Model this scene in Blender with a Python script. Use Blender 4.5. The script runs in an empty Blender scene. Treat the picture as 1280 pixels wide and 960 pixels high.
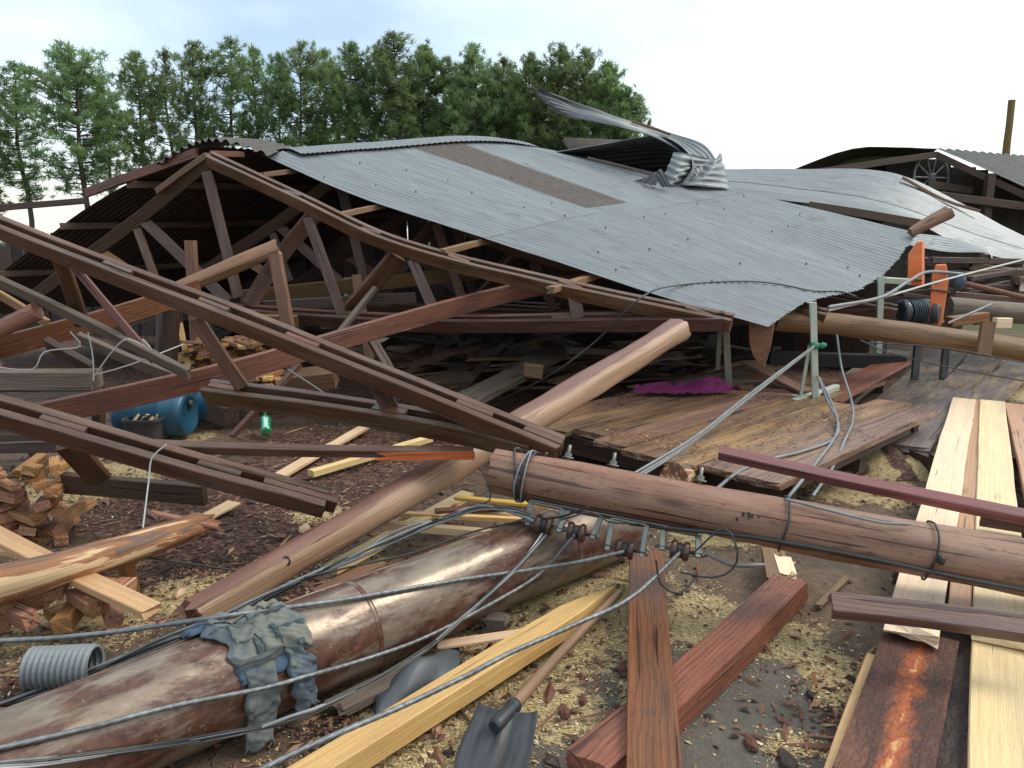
import bpy, math, random
import numpy as np
from mathutils import Vector, Matrix, noise
from mathutils.bvhtree import BVHTree
V = Vector
R = math.radians
C = bpy.context.scene.collection
scene = bpy.context.scene
random.seed(7)

# ------------------------------------------------------------------ camera
PITCH = R(10.6); CZ = 1.7; FPX = 960.0
cam = bpy.data.cameras.new('camera'); cam.sensor_width = 36; cam.lens = 36 * FPX / 1280
cam.clip_start = 0.05; cam.clip_end = 2000
co = bpy.data.objects.new('camera', cam); C.objects.link(co)
co.location = (0, 0, CZ); co.rotation_euler = (R(90) - PITCH, 0, 0)
scene.camera = co

# ------------------------------------------------------------------ sky, sun, exposure
SUN_EL, SUN_AZ = R(50), R(84)          # azimuth from +Y towards +X
w = bpy.data.worlds.new('World'); scene.world = w; w.use_nodes = True
nt = w.node_tree; nt.nodes.clear()
def wn(t, **k):
    n = nt.nodes.new(t)
    for a, b in k.items(): setattr(n, a, b)
    return n
sky = wn('ShaderNodeTexSky', sky_type='NISHITA', sun_disc=False, sun_elevation=SUN_EL, sun_rotation=SUN_AZ)
sky.air_density = 1.0; sky.dust_density = 1.5; sky.ozone_density = 0.7
tc = wn('ShaderNodeTexCoord')
mp = wn('ShaderNodeMapping'); mp.inputs['Scale'].default_value = (1.0, 1.0, 2.6); mp.inputs['Location'].default_value = (0.35, 0.1, 0.2)
nz = wn('ShaderNodeTexNoise'); nz.inputs['Scale'].default_value = 1.7; nz.inputs['Detail'].default_value = 6; nz.inputs['Roughness'].default_value = 0.5
nt.links.new(tc.outputs['Generated'], mp.inputs[0]); nt.links.new(mp.outputs[0], nz.inputs[0])
# overcast thickens on the side of the veiled sun
sunv = V((math.sin(SUN_AZ) * math.cos(SUN_EL), math.cos(SUN_AZ) * math.cos(SUN_EL), math.sin(SUN_EL)))
dp = wn('ShaderNodeVectorMath', operation='DOT_PRODUCT'); dp.inputs[1].default_value = sunv
nt.links.new(tc.outputs['Generated'], dp.inputs[0])
mr = wn('ShaderNodeMapRange'); mr.inputs['From Min'].default_value = 0.05; mr.inputs['From Max'].default_value = 0.75
mr.inputs['To Min'].default_value = -0.14; mr.inputs['To Max'].default_value = 0.55
nt.links.new(dp.outputs['Value'], mr.inputs[0])
ad = wn('ShaderNodeMath', operation='ADD'); nt.links.new(nz.outputs[0], ad.inputs[0]); nt.links.new(mr.outputs[0], ad.inputs[1])
rp = wn('ShaderNodeValToRGB'); rp.color_ramp.elements[0].position = 0.41; rp.color_ramp.elements[1].position = 0.70
rp.color_ramp.elements[0].color = (0.20,) * 3 + (1,)
nt.links.new(ad.outputs[0], rp.inputs[0])
# warm strip of clear air near the horizon
sp = wn('ShaderNodeSeparateXYZ'); nt.links.new(tc.outputs['Generated'], sp.inputs[0])
hz = wn('ShaderNodeMapRange'); hz.inputs['From Min'].default_value = 0.0; hz.inputs['From Max'].default_value = 0.16
hz.inputs['To Min'].default_value = 1.0; hz.inputs['To Max'].default_value = 0.0
nt.links.new(sp.outputs['Z'], hz.inputs[0])
cl = wn('ShaderNodeMix', data_type='RGBA'); cl.inputs['A'].default_value = (6.35, 7.25, 7.55, 1); cl.inputs['B'].default_value = (6.9, 6.2, 5.5, 1)
nt.links.new(hz.outputs[0], cl.inputs['Factor'])
mx = wn('ShaderNodeMix', data_type='RGBA')
hs = wn('ShaderNodeMath', operation='MULTIPLY'); hs.inputs[1].default_value = 0.85; nt.links.new(hz.outputs[0], hs.inputs[0])
hm = wn('ShaderNodeMath', operation='MAXIMUM'); nt.links.new(rp.outputs[0], hm.inputs[0]); nt.links.new(hs.outputs[0], hm.inputs[1])
nt.links.new(hm.outputs[0], mx.inputs['Factor']); nt.links.new(sky.outputs[0], mx.inputs['A']); nt.links.new(cl.outputs['Result'], mx.inputs['B'])
bg = wn('ShaderNodeBackground'); bg.inputs['Strength'].default_value = 0.135
wo = wn('ShaderNodeOutputWorld')
nt.links.new(mx.outputs['Result'], bg.inputs['Color']); nt.links.new(bg.outputs[0], wo.inputs[0])
sl = bpy.data.lights.new('sun', 'SUN'); sl.energy = 1.5; sl.angle = R(24); sl.color = (1.0, 0.91, 0.77)
so = bpy.data.objects.new('sun', sl); C.objects.link(so)
so.rotation_euler = (-sunv).to_track_quat('-Z', 'Y').to_euler()
vs = scene.view_settings
vs.view_transform = 'Standard'; vs.look = 'None'; vs.gamma = 1.0; vs.exposure = 0.52; vs.use_curve_mapping = False

# ------------------------------------------------------------------ geometry helpers
def ray(u, v):
    x = (u - 640) / FPX; y = (480 - v) / FPX
    return V((x, math.cos(PITCH) + y * math.sin(PITCH), -math.sin(PITCH) + y * math.cos(PITCH)))
def P(u, v, Y):                       # a point of the place at distance Y in front of the photographer
    d = ray(u, v); return V((0, 0, CZ)) + d * (Y / d.y)
def G(u, v, z=0.0):                   # a point of the place at height z
    d = ray(u, v); return V((0, 0, CZ)) + d * ((z - CZ) / d.z)
def plane_of(a, b, c):
    n = (b - a).cross(c - a)
    def f(u, v):
        d = ray(u, v); o = V((0, 0, CZ)); return o + d * ((a - o).dot(n) / d.dot(n))
    return f
def wloc(o):
    l = V(o.location)
    while o.parent: o = o.parent; l = l + V(o.location)
    return l
def tag(o, label, cat, group=None, kind=None):
    if label: o['label'] = label
    if cat: o['category'] = cat
    if group: o['group'] = group
    if kind: o['kind'] = kind
    return o
def thing(name, label, cat, loc=(0, 0, 0), group=None):
    o = bpy.data.objects.new(name, None); C.objects.link(o); o.location = loc; o.empty_display_size = 0.1
    return tag(o, label, cat, group)
def copy_tree(o, parent=None):
    c = o.copy(); C.objects.link(c)
    if parent: c.parent = parent
    for ch in [x for x in C.objects if x.parent == o]: copy_tree(ch, c)
    return c
class MB:
    def __init__(s): s.v = []; s.f = []; s.g = []; s.sm = []
    def add(s, vs, fs, gs, smooth=False):
        b = len(s.v); s.v += [V(q) for q in vs]; s.g += [tuple(q) for q in gs]
        for i, f in enumerate(fs):
            s.f.append([b + k for k in f]); s.sm.append(smooth[i] if isinstance(smooth, list) else smooth)
    def build(s, name, mat, parent=None, origin=None):
        if origin is None:
            n = len(s.v); origin = sum(s.v, V()) / n; origin.z = min(q.z for q in s.v)
        origin = V(origin)
        me = bpy.data.meshes.new(name); me.from_pydata([q - origin for q in s.v], [], s.f)
        a = me.attributes.new('gr', 'FLOAT_VECTOR', 'POINT'); a.data.foreach_set('vector', [c for g in s.g for c in g])
        me.polygons.foreach_set('use_smooth', s.sm)
        me.materials.append(M[mat] if isinstance(mat, str) else mat); me.update()
        o = bpy.data.objects.new(name, me); C.objects.link(o)
        if parent: o.parent = parent; o.location = origin - wloc(parent)
        else: o.location = origin
        return o
def catmull(pts, n):
    pts = [V(p) for p in pts]
    if len(pts) < 3: return [pts[0].lerp(pts[-1], i / n) for i in range(n + 1)]
    e = [pts[0] * 2 - pts[1]] + pts + [pts[-1] * 2 - pts[-2]]; out = []
    L = [(pts[i + 1] - pts[i]).length for i in range(len(pts) - 1)]; T = sum(L)
    for i in range(len(pts) - 1):
        k = max(1, round(n * L[i] / T)); a, b, c, d = e[i:i + 4]
        for j in range(k):
            t = j / k
            out.append(0.5 * ((2 * b) + (c - a) * t + (2 * a - 5 * b + 4 * c - d) * t * t + (3 * b - a - 3 * c + d) * t ** 3))
    return out + [pts[-1]]
def rect(w, h, c=0.004):
    a, b = w / 2, h / 2
    return [(-a + c, -b), (a - c, -b), (a, -b + c), (a, b - c), (a - c, b), (-a + c, b), (-a, b - c), (-a, -b + c)]
def rectN(w, h, k=4):                 # finer outline for broken ends
    o = []
    cs = [(-w / 2, -h / 2), (w / 2, -h / 2), (w / 2, h / 2), (-w / 2, h / 2)]
    for i in range(4):
        a, b = cs[i], cs[(i + 1) % 4]
        for j in range(k): o.append((a[0] + (b[0] - a[0]) * j / k, a[1] + (b[1] - a[1]) * j / k))
    return o
def circ(r, n): return [(r * math.cos(2 * math.pi * i / n), r * math.sin(2 * math.pi * i / n)) for i in range(n)]
def sweep(mb, path, sec, up=(0, 0, 1), scale=None, jag=(0, 0), amp=0.0, freq=2.0, twist=0.0, smooth=False, seed=0.0, cap=True, rough=0.0, soff=0.0):
    up = V(up); n = len(path); m = len(sec); vs = []; gs = []; fs = []; sms = []
    rnd = random.Random(int(seed * 1000) + 5); s = soff; side = None
    jr = [(rnd.uniform(-1, 1), rnd.uniform(-1, 1)) for _ in range(m)]
    for i, p in enumerate(path):
        t = (path[min(i + 1, n - 1)] - path[max(i - 1, 0)]).normalized()
        if i: s += (path[i] - path[i - 1]).length
        sd = t.cross(up)
        if sd.length < 0.05: sd = t.cross(V((1, 0.3, 0)))
        sd.normalize()
        if side is not None and sd.dot(side) < 0 and smooth: sd = -sd
        side = sd; tp = sd.cross(t)
        k = scale(i / (n - 1)) if scale else 1.0
        an = twist * (s - soff); ca, sa = math.cos(an), math.sin(an)
        off = V((noise.noise(V((s * freq * .5, seed, 1.7))), noise.noise(V((s * freq * .5, seed, 7.7))), noise.noise(V((s * freq * .5, seed, 4.2))))) * amp * 1.5
        for j, (a, b) in enumerate(sec):
            if twist: a, b = a * ca - b * sa, a * sa + b * ca
            ka = k if not isinstance(k, tuple) else k[0]; kb = k if not isinstance(k, tuple) else k[1]
            kk = 1 + (noise.noise(V((s * freq, a * 9 + seed, b * 9))) * amp / max(abs(a) + abs(b), 0.01) if amp else 0)
            if rough: kk += rough * noise.noise(V((s * 6, a * 40 + seed, b * 40)))
            q = p + sd * a * ka * kk + tp * b * kb * kk + off
            if i == 0 and jag[0]: q = q + t * jr[j][0] * jag[0]
            if i == n - 1 and jag[1]: q = q + t * jr[j][1] * jag[1]
            vs.append(q); gs.append((s, a, b))
    for i in range(n - 1):
        for j in range(m):
            fs.append((i * m + j, i * m + (j + 1) % m, (i + 1) * m + (j + 1) % m, (i + 1) * m + j)); sms.append(smooth)
    if cap:
        for e in (0, n - 1):
            b = len(vs)
            for j in range(m): vs.append(vs[e * m + j]); gs.append(gs[e * m + j])
            cpt = sum((vs[e * m + j] for j in range(m)), V()) / m
            t = (path[1] - path[0]).normalized() if e == 0 else (path[-1] - path[-2]).normalized()
            cpt = cpt + t * rnd.uniform(-1, 1) * jag[0 if e == 0 else 1] * 0.6
            vs.append(cpt); gs.append((gs[e * m][0], sum(gs[e * m + j][1] for j in range(m)) / m, 0))
            for j in range(m):
                fs.append((b + (j + 1) % m, b + j, b + m) if e == 0 else (b + j, b + (j + 1) % m, b + m)); sms.append(False)
    mb.add(vs, fs, gs, sms)
SEED = [0.0]
def beam(name, pts, w, h, mat, parent=None, label=None, cat=None, group=None, up=(0, 0, 1), jag=(0.004, 0.004), amp=0.004, scale=None, fine=False, straight=False, twist=0.0, c=0.004):
    SEED[0] += 0.731
    pts = [V(p) for p in pts]; L = sum((pts[i + 1] - pts[i]).length for i in range(len(pts) - 1))
    n = max(2, int(L / 0.16))
    path = pts if straight else catmull(pts, n)
    mb = MB(); sweep(mb, path, rectN(w, h) if fine else rect(w, h, min(c, w / 5, h / 5)), up, scale, jag, amp, 2.0, twist, False, SEED[0])
    o = mb.build(name, mat, parent)
    if label: tag(o, label, cat, group)
    return o
def log(name, pts, r0, r1, mat, parent=None, label=None, cat=None, group=None, n=20, jag=(0.006, 0.006), amp=0.006, rough=0.02, scale=None, step=0.09, sq=0.0):
    SEED[0] += 0.731
    pts = [V(p) for p in pts]; L = sum((pts[i + 1] - pts[i]).length for i in range(len(pts) - 1))
    path = catmull(pts, max(3, int(L / step))); mb = MB()
    sec = circ(1, n) if not sq else [(math.copysign(abs(x) ** (1 - sq * .6), x) * .92, math.copysign(abs(y) ** (1 - sq * .6), y) * .82) for x, y in circ(1, n)]
    sweep(mb, path, sec, scale=scale or (lambda t: r0 + (r1 - r0) * t), jag=jag, amp=0, smooth=True, seed=SEED[0])
    sd = SEED[0]
    for i, q in enumerate(mb.v):      # knots, hollows
        g = mb.g[i]; t = min(1, g[0] / L); c0 = path[min(len(path) - 1, int(t * (len(path) - 1) + .5))]
        d = (q - c0)
        k = noise.noise(V((g[0] * 1.6, g[1] * 1.1 + sd, g[2] * 1.1))) * amp * 3 + noise.noise(V((g[0] * 5, g[1] * 3 + sd, g[2] * 3))) * amp
        if d.length > 1e-4: mb.v[i] = q + d.normalized() * k
        r = r0 + (r1 - r0) * t
        mb.g[i] = (g[0], g[1] * r, g[2] * r)
    o = mb.build(name, mat, parent)
    if label: tag(o, label, cat, group)
    return o
def tube(name, pts, r, mat, parent=None, label=None, cat=None, group=None, n=8, step=0.04, lobes=0, twist=0.0, cap=True):
    pts = [V(p) for p in pts]; L = sum((pts[i + 1] - pts[i]).length for i in range(len(pts) - 1))
    path = catmull(pts, max(2, int(L / step))); mb = MB()
    sec = circ(r, n)
    if lobes:
        n = lobes * 6; sec = [(x * (0.88 + 0.12 * abs(math.cos(lobes * math.pi * i / n))), y * (0.88 + 0.12 * abs(math.cos(lobes * math.pi * i / n)))) for i, (x, y) in enumerate(circ(r, n))]
    sweep(mb, path, sec, twist=twist, smooth=True, cap=cap)
    o = mb.build(name, mat, parent)
    if label: tag(o, label, cat, group)
    return o
def lathe(mb, prof, p, axis, n=16, smooth=True):     # prof: (along, radius)
    t = V(axis).normalized(); sd = t.cross(V((0, 0, 1)))
    if sd.length < .05: sd = V((1, 0, 0))
    sd.normalize(); tp = sd.cross(t); vs = []; gs = []; fs = []
    for a, r in prof:
        for j in range(n):
            an = 2 * math.pi * j / n; vs.append(V(p) + t * a + (sd * math.cos(an) + tp * math.sin(an)) * r); gs.append((a, r * math.cos(an), r * math.sin(an)))
    for i in range(len(prof) - 1):
        for j in range(n): fs.append((i * n + j, i * n + (j + 1) % n, (i + 1) * n + (j + 1) % n, (i + 1) * n + j))
    fs.append(tuple(range(n - 1, -1, -1))); fs.append(tuple(range((len(prof) - 1) * n, len(prof) * n)))
    mb.add(vs, fs, gs, [smooth] * (len(fs) - 2) + [False] * 2)
def boxm(mb, c, x, y, z):             # half-extent vectors
    c, x, y, z = V(c), V(x), V(y), V(z)
    vs = [c + x * i + y * j + z * k for i in (-1, 1) for j in (-1, 1) for k in (-1, 1)]
    gs = [(i * x.length, j * y.length, k * z.length) for i in (-1, 1) for j in (-1, 1) for k in (-1, 1)]
    mb.add(vs, [(0, 1, 3, 2), (4, 6, 7, 5), (0, 4, 5, 1), (2, 3, 7, 6), (0, 2, 6, 4), (1, 5, 7, 3)], gs)
def spline2(grid, a, b):              # smooth point on a control grid; a over rows, b over columns, 0..1
    def cr(p, t):
        n = len(p) - 1; x = min(max(t, 0), 1) * n; i = min(int(x), n - 1); t = x - i
        p0 = p[i - 1] if i > 0 else p[0] * 2 - p[1]; p3 = p[i + 2] if i + 2 <= n else p[n] * 2 - p[n - 1]
        q, r = p[i], p[i + 1]
        return 0.5 * ((2 * q) + (r - p0) * t + (2 * p0 - 5 * q + 4 * r - p3) * t * t + (3 * q - p0 - 3 * r + p3) * t ** 3)
    return cr([cr(row, b) for row in grid], a)
def sheet(name, grid, a0, a1, b0, b1, ncorr, mat, parent=None, amp=0.009, na=10, per=8, dents=0.012, thick=0.0016, ragged=0.0, lift=0.0, seed=0.0, corr_along=True):
    """corrugated metal sheet: ridges run along a, the wave goes across b"""
    nb = max(4, int(ncorr * per)); mb = MB(); vs = []; gs = []
    rnd = random.Random(int(seed * 77) + 3)
    for i in range(na + 1):
        for j in range(nb + 1):
            ta = i / na; tb = j / nb
            rg = ragged * (noise.noise(V((tb * 9, seed, 3))) + .6 * noise.noise(V((tb * 31, seed, 9)))) if ragged and i == na else 0
            a = a0 + (a1 - a0) * ta + rg; b = b0 + (b1 - b0) * tb
            p = spline2(grid, a, b); e = 0.01
            n = (spline2(grid, a + e, b) - spline2(grid, a - e, b)).cross(spline2(grid, a, b + e) - spline2(grid, a, b - e))
            n = n.normalized() if n.length > 1e-9 else V((0, 0, 1))
            if n.z < 0: n = -n
            d = amp * math.sin(2 * math.pi * ncorr * tb) + dents * (noise.noise(V((p.x * .9, p.y * .9, p.z))) + .4 * noise.noise(V((p.x * 2.9, p.y * 2.9, p.z * 2)))) + lift
            vs.append(p + n * d); gs.append((ta * (a1 - a0) * 6, tb * ncorr * 0.076, seed))
    k = nb + 1
    fs = [(i * k + j, i * k + j + 1, (i + 1) * k + j + 1, (i + 1) * k + j) for i in range(na) for j in range(nb)]
    mb.add(vs, fs, gs, True); o = mb.build(name, mat, parent)
    md = o.modifiers.new('thickness', 'SOLIDIFY'); md.thickness = thick; md.offset = 0; md.use_rim = False
    return o

# ------------------------------------------------------------------ materials
M = {}
def new_mat(name):
    m = bpy.data.materials.new(name); m.use_nodes = True; t = m.node_tree; t.nodes.clear()
    out = t.nodes.new('ShaderNodeOutputMaterial'); b = t.nodes.new('ShaderNodeBsdfPrincipled'); t.links.new(b.outputs[0], out.inputs[0])
    M[name] = m
    return m, t, b
def nd(t, ty, ins=None, **k):
    n = t.nodes.new(ty)
    for a, b in k.items(): setattr(n, a, b)
    for a, b in (ins or {}).items():
        if isinstance(b, bpy.types.NodeSocket): t.links.new(b, n.inputs[a])
        else: n.inputs[a].default_value = b
    return n
def rampn(t, fac, stops):
    n = t.nodes.new('ShaderNodeValToRGB'); t.links.new(fac, n.inputs[0]); e = n.color_ramp.elements
    while len(e) < len(stops): e.new(0.5)
    for i, (p, c) in enumerate(stops):
        e[i].position = p; e[i].color = (c if isinstance(c, tuple) else (c, c, c)) + (1,)
    return n.outputs[0]
def mixc(t, f, a, b, bt='MIX'):
    n = nd(t, 'ShaderNodeMix', data_type='RGBA', blend_type=bt)
    for k, x in (('Factor', f), ('A', a), ('B', b)):
        if isinstance(x, bpy.types.NodeSocket): t.links.new(x, n.inputs[k])
        else: n.inputs[k].default_value = x if not isinstance(x, tuple) else x + (1,)
    return n.outputs['Result']
def math2(t, op, a, b=0.0):
    n = t.nodes.new('ShaderNodeMath'); n.operation = op
    for i, x in enumerate((a, b)):
        if isinstance(x, bpy.types.NodeSocket): t.links.new(x, n.inputs[i])
        else: n.inputs[i].default_value = x
    return n.outputs[0]
def coords(t):
    a = nd(t, 'ShaderNodeAttribute', attribute_name='gr'); oi = nd(t, 'ShaderNodeObjectInfo')
    cb = nd(t, 'ShaderNodeCombineXYZ', {0: math2(t, 'MULTIPLY', oi.outputs['Random'], 37.0), 1: math2(t, 'MULTIPLY', oi.outputs['Random'], 0.31), 2: math2(t, 'MULTIPLY', oi.outputs['Random'], 0.17)})
    v = nd(t, 'ShaderNodeVectorMath', {0: a.outputs['Vector'], 1: cb.outputs[0]}, operation='ADD')
    return v.outputs[0], oi.outputs['Random'], a.outputs['Vector']
def mapn(t, v, sc): return nd(t, 'ShaderNodeMapping', {0: v, 'Scale': sc}).outputs[0]
def noisen(t, v, s=1.0, d=4, r=0.55, dist=0.0):
    return nd(t, 'ShaderNodeTexNoise', {'Vector': v, 'Scale': s, 'Detail': d, 'Roughness': r, 'Distortion': dist}).outputs[0]
def bumpn(t, b, h, dist=0.003, st=0.6):
    n = nd(t, 'ShaderNodeBump', {'Height': h, 'Distance': dist, 'Strength': st}); t.links.new(n.outputs[0], b.inputs['Normal'])
def wood(name, dark, light, stain, stain_amt=0.5, rough=0.62, ring=75.0, knots=0.5, grey=None, grey_amt=0.0, dirt=None, rings=0.6, warpk=0.11, crack=0.335, sap=None):
    m, t, b = new_mat(name); v, rn, raw = coords(t)
    warp = noisen(t, mapn(t, v, (1.1, 4, 4)), 1.0, 3)
    sx = nd(t, 'ShaderNodeSeparateXYZ', {0: v})
    yy = math2(t, 'ADD', sx.outputs[1], math2(t, 'MULTIPLY', warp, warpk)); zz = math2(t, 'ADD', sx.outputs[2], 0.05)
    d2 = math2(t, 'SQRT', math2(t, 'ADD', math2(t, 'MULTIPLY', yy, yy), math2(t, 'MULTIPLY', zz, zz)))
    rg = math2(t, 'FRACT', math2(t, 'MULTIPLY', d2, ring)); rg = math2(t, 'POWER', rg, 1.6)
    fib = noisen(t, mapn(t, v, (5, 260, 260)), 1.0, 3, 0.65)
    fib2 = noisen(t, mapn(t, v, (2.2, 70, 70)), 1.0, 3, 0.6)
    f = math2(t, 'ADD', math2(t, 'MULTIPLY', rg, rings * 0.5), math2(t, 'ADD', math2(t, 'MULTIPLY', fib, 0.42), math2(t, 'MULTIPLY', fib2, 0.42)))
    f = nd(t, 'ShaderNodeMapRange', {'Value': f, 'From Min': 0.34, 'From Max': 0.86}).outputs[0]
    col = mixc(t, f, light, dark)
    # weathered stains along the grain
    st = noisen(t, mapn(t, v, (1.6, 9, 9)), 1.0, 5, 0.6)
    sm = rampn(t, st, [(0.42, 0.0), (0.66, 1.0)])
    col = mixc(t, math2(t, 'MULTIPLY', sm, stain_amt), col, stain)
    if grey:
        g2 = rampn(t, noisen(t, mapn(t, v, (0.9, 6, 6)), 1.7, 5, 0.6), [(0.45, 0.0), (0.62, 1.0)])
        col = mixc(t, math2(t, 'MULTIPLY', g2, grey_amt), col, grey)
    if knots:
        vo = nd(t, 'ShaderNodeTexVoronoi', {'Vector': mapn(t, v, (1.6, 7, 7)), 'Scale': 1.0, 'Randomness': 1.0})
        kn = rampn(t, vo.outputs['Distance'], [(0.06, 1.0), (0.13, 0.35), (0.2, 0.0)])
        col = mixc(t, math2(t, 'MULTIPLY', kn, knots), col, tuple(x * 0.45 for x in dark))
    # cracks
    ck = rampn(t, noisen(t, mapn(t, v, (1.3, 46, 46)), 1.0, 2, 0.4), [(crack - 0.04, 1.0), (crack, 0.0)])
    col = mixc(t, math2(t, 'MULTIPLY', ck, 0.75), col, tuple(x * 0.3 for x in dark))
    if sap:                            # strip of pale sapwood where one side was sawn off
        sw = rampn(t, math2(t, 'ADD', nd(t, 'ShaderNodeSeparateXYZ', {0: raw}).outputs[1], math2(t, 'MULTIPLY', math2(t, 'ADD', st, -0.5), 0.08)), [(0.060, 0.0), (0.074, 1.0)])
        col = mixc(t, sw, col, mixc(t, fib2, sap, tuple(x * 0.72 for x in sap)))
    spk = noisen(t, v, 140, 4, 0.7); col = mixc(t, rampn(t, spk, [(0.56, 0.0), (0.74, 0.55)]), col, tuple(x * 0.4 for x in dark)); col = mixc(t, rampn(t, spk, [(0.27, 0.35), (0.40, 0.0)]), col, tuple(min(1, x * 1.5) for x in light))
    if dirt:
        dm = rampn(t, noisen(t, mapn(t, v, (14, 30, 30)), 1.0, 6, 0.7), [(0.55, 0.0), (0.68, 1.0)])
        col = mixc(t, math2(t, 'MULTIPLY', dm, 0.7), col, dirt)
    # piece to piece variation
    hv = nd(t, 'ShaderNodeHueSaturation', {'Hue': math2(t, 'ADD', math2(t, 'MULTIPLY', rn, 0.03), 0.485), 'Saturation': math2(t, 'ADD', math2(t, 'MULTIPLY', rn, 0.22), 0.98),
            'Value': math2(t, 'ADD', math2(t, 'MULTIPLY', math2(t, 'FRACT', math2(t, 'MULTIPLY', rn, 7.3)), 0.45), 0.8), 'Color': col})
    t.links.new(hv.outputs[0], b.inputs['Base Color'])
    t.links.new(nd(t, 'ShaderNodeMapRange', {'Value': st, 'From Min': 0.3, 'From Max': 0.7, 'To Min': rough + 0.1, 'To Max': rough - 0.18}).outputs[0], b.inputs['Roughness'])
    h = math2(t, 'SUBTRACT', math2(t, 'ADD', math2(t, 'MULTIPLY', fib2, 0.8), math2(t, 'MULTIPLY', fib, 0.7)), math2(t, 'MULTIPLY', ck, 2.0))
    bumpn(t, b, h, 0.005, 0.75)
    return m
wood('truss_wood', (0.030, 0.013, 0.008), (0.135, 0.062, 0.039), (0.050, 0.026, 0.019), 0.65, 0.42, grey=(0.185, 0.125, 0.098), grey_amt=0.42, dirt=(0.045, 0.03, 0.022))
wood('red_wood', (0.075, 0.024, 0.014), (0.275, 0.105, 0.062), (0.085, 0.040, 0.034), 0.5, 0.5, ring=60, dirt=(0.05, 0.025, 0.02))
wood('board_wood', (0.080, 0.030, 0.020), (0.205, 0.090, 0.062), (0.075, 0.042, 0.036), 0.5, 0.5, dirt=(0.06, 0.035, 0.028))
wood('pale_wood', (0.50, 0.32, 0.16), (0.74, 0.55, 0.34), (0.42, 0.29, 0.16), 0.4, 0.6, ring=60, knots=0.6, rings=0.35, crack=0.29)
wood('lumber_wood', (0.66, 0.45, 0.26), (0.88, 0.70, 0.48), (0.74, 0.55, 0.36), 0.4, 0.62, ring=48, knots=0.3, grey=(0.34, 0.35, 0.29), grey_amt=0.2, rings=0.25, warpk=0.05, crack=0.27)
wood('lumber_pink', (0.36, 0.19, 0.12), (0.56, 0.34, 0.22), (0.40, 0.26, 0.19), 0.4, 0.62, ring=48)
wood('yellow_wood', (0.46, 0.255, 0.09), (0.74, 0.50, 0.23), (0.46, 0.25, 0.105), 0.45, 0.6, ring=55, knots=0.8, rings=0.35, warpk=0.06, crack=0.29)
wood('grey_wood', (0.065, 0.048, 0.040), (0.19, 0.145, 0.118), (0.085, 0.062, 0.052), 0.6, 0.7)
wood('dark_wood', (0.030, 0.017, 0.013), (0.095, 0.054, 0.040), (0.035, 0.024, 0.02), 0.6, 0.55, dirt=(0.03, 0.02, 0.016))
wood('deck_wood', (0.105, 0.058, 0.038), (0.31, 0.195, 0.135), (0.10, 0.066, 0.052), 0.55, 0.42, ring=38, grey=(0.40, 0.235, 0.115), grey_amt=0.6, dirt=(0.045, 0.03, 0.025), rings=0.9)
wood('post_wood', (0.105, 0.054, 0.029), (0.28, 0.162, 0.093), (0.12, 0.075, 0.05), 0.6, 0.65)
wood('pole_wood', (0.145, 0.062, 0.032), (0.36, 0.185, 0.105), (0.14, 0.068, 0.040), 0.65, 0.5, ring=30, knots=0.8, grey=(0.36, 0.24, 0.16), grey_amt=0.6, rings=0.3, dirt=(0.10, 0.05, 0.03), crack=0.37)
wood('stem_wood', (0.12, 0.050, 0.029), (0.29, 0.150, 0.090), (0.12, 0.052, 0.034), 0.7, 0.45, ring=30, knots=0.9, grey=(0.30, 0.155, 0.085), grey_amt=0.5, rings=0.3, crack=0.36, sap=(0.52, 0.34, 0.19))
wood('pink_wood', (0.095, 0.032, 0.035), (0.235, 0.085, 0.085), (0.085, 0.05, 0.055), 0.5, 0.5, ring=50)
wood('fire_wood', (0.22, 0.098, 0.052), (0.46, 0.255, 0.145), (0.16, 0.07, 0.042), 0.6, 0.65, ring=60)
wood('handle_wood', (0.16, 0.09, 0.045), (0.34, 0.21, 0.115), (0.12, 0.075, 0.045), 0.6, 0.55, rings=0.2, knots=0)
wood('split_wood', (0.35, 0.07, 0.035), (0.55, 0.17, 0.09), (0.3, 0.08, 0.05), 0.4, 0.6)
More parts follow.
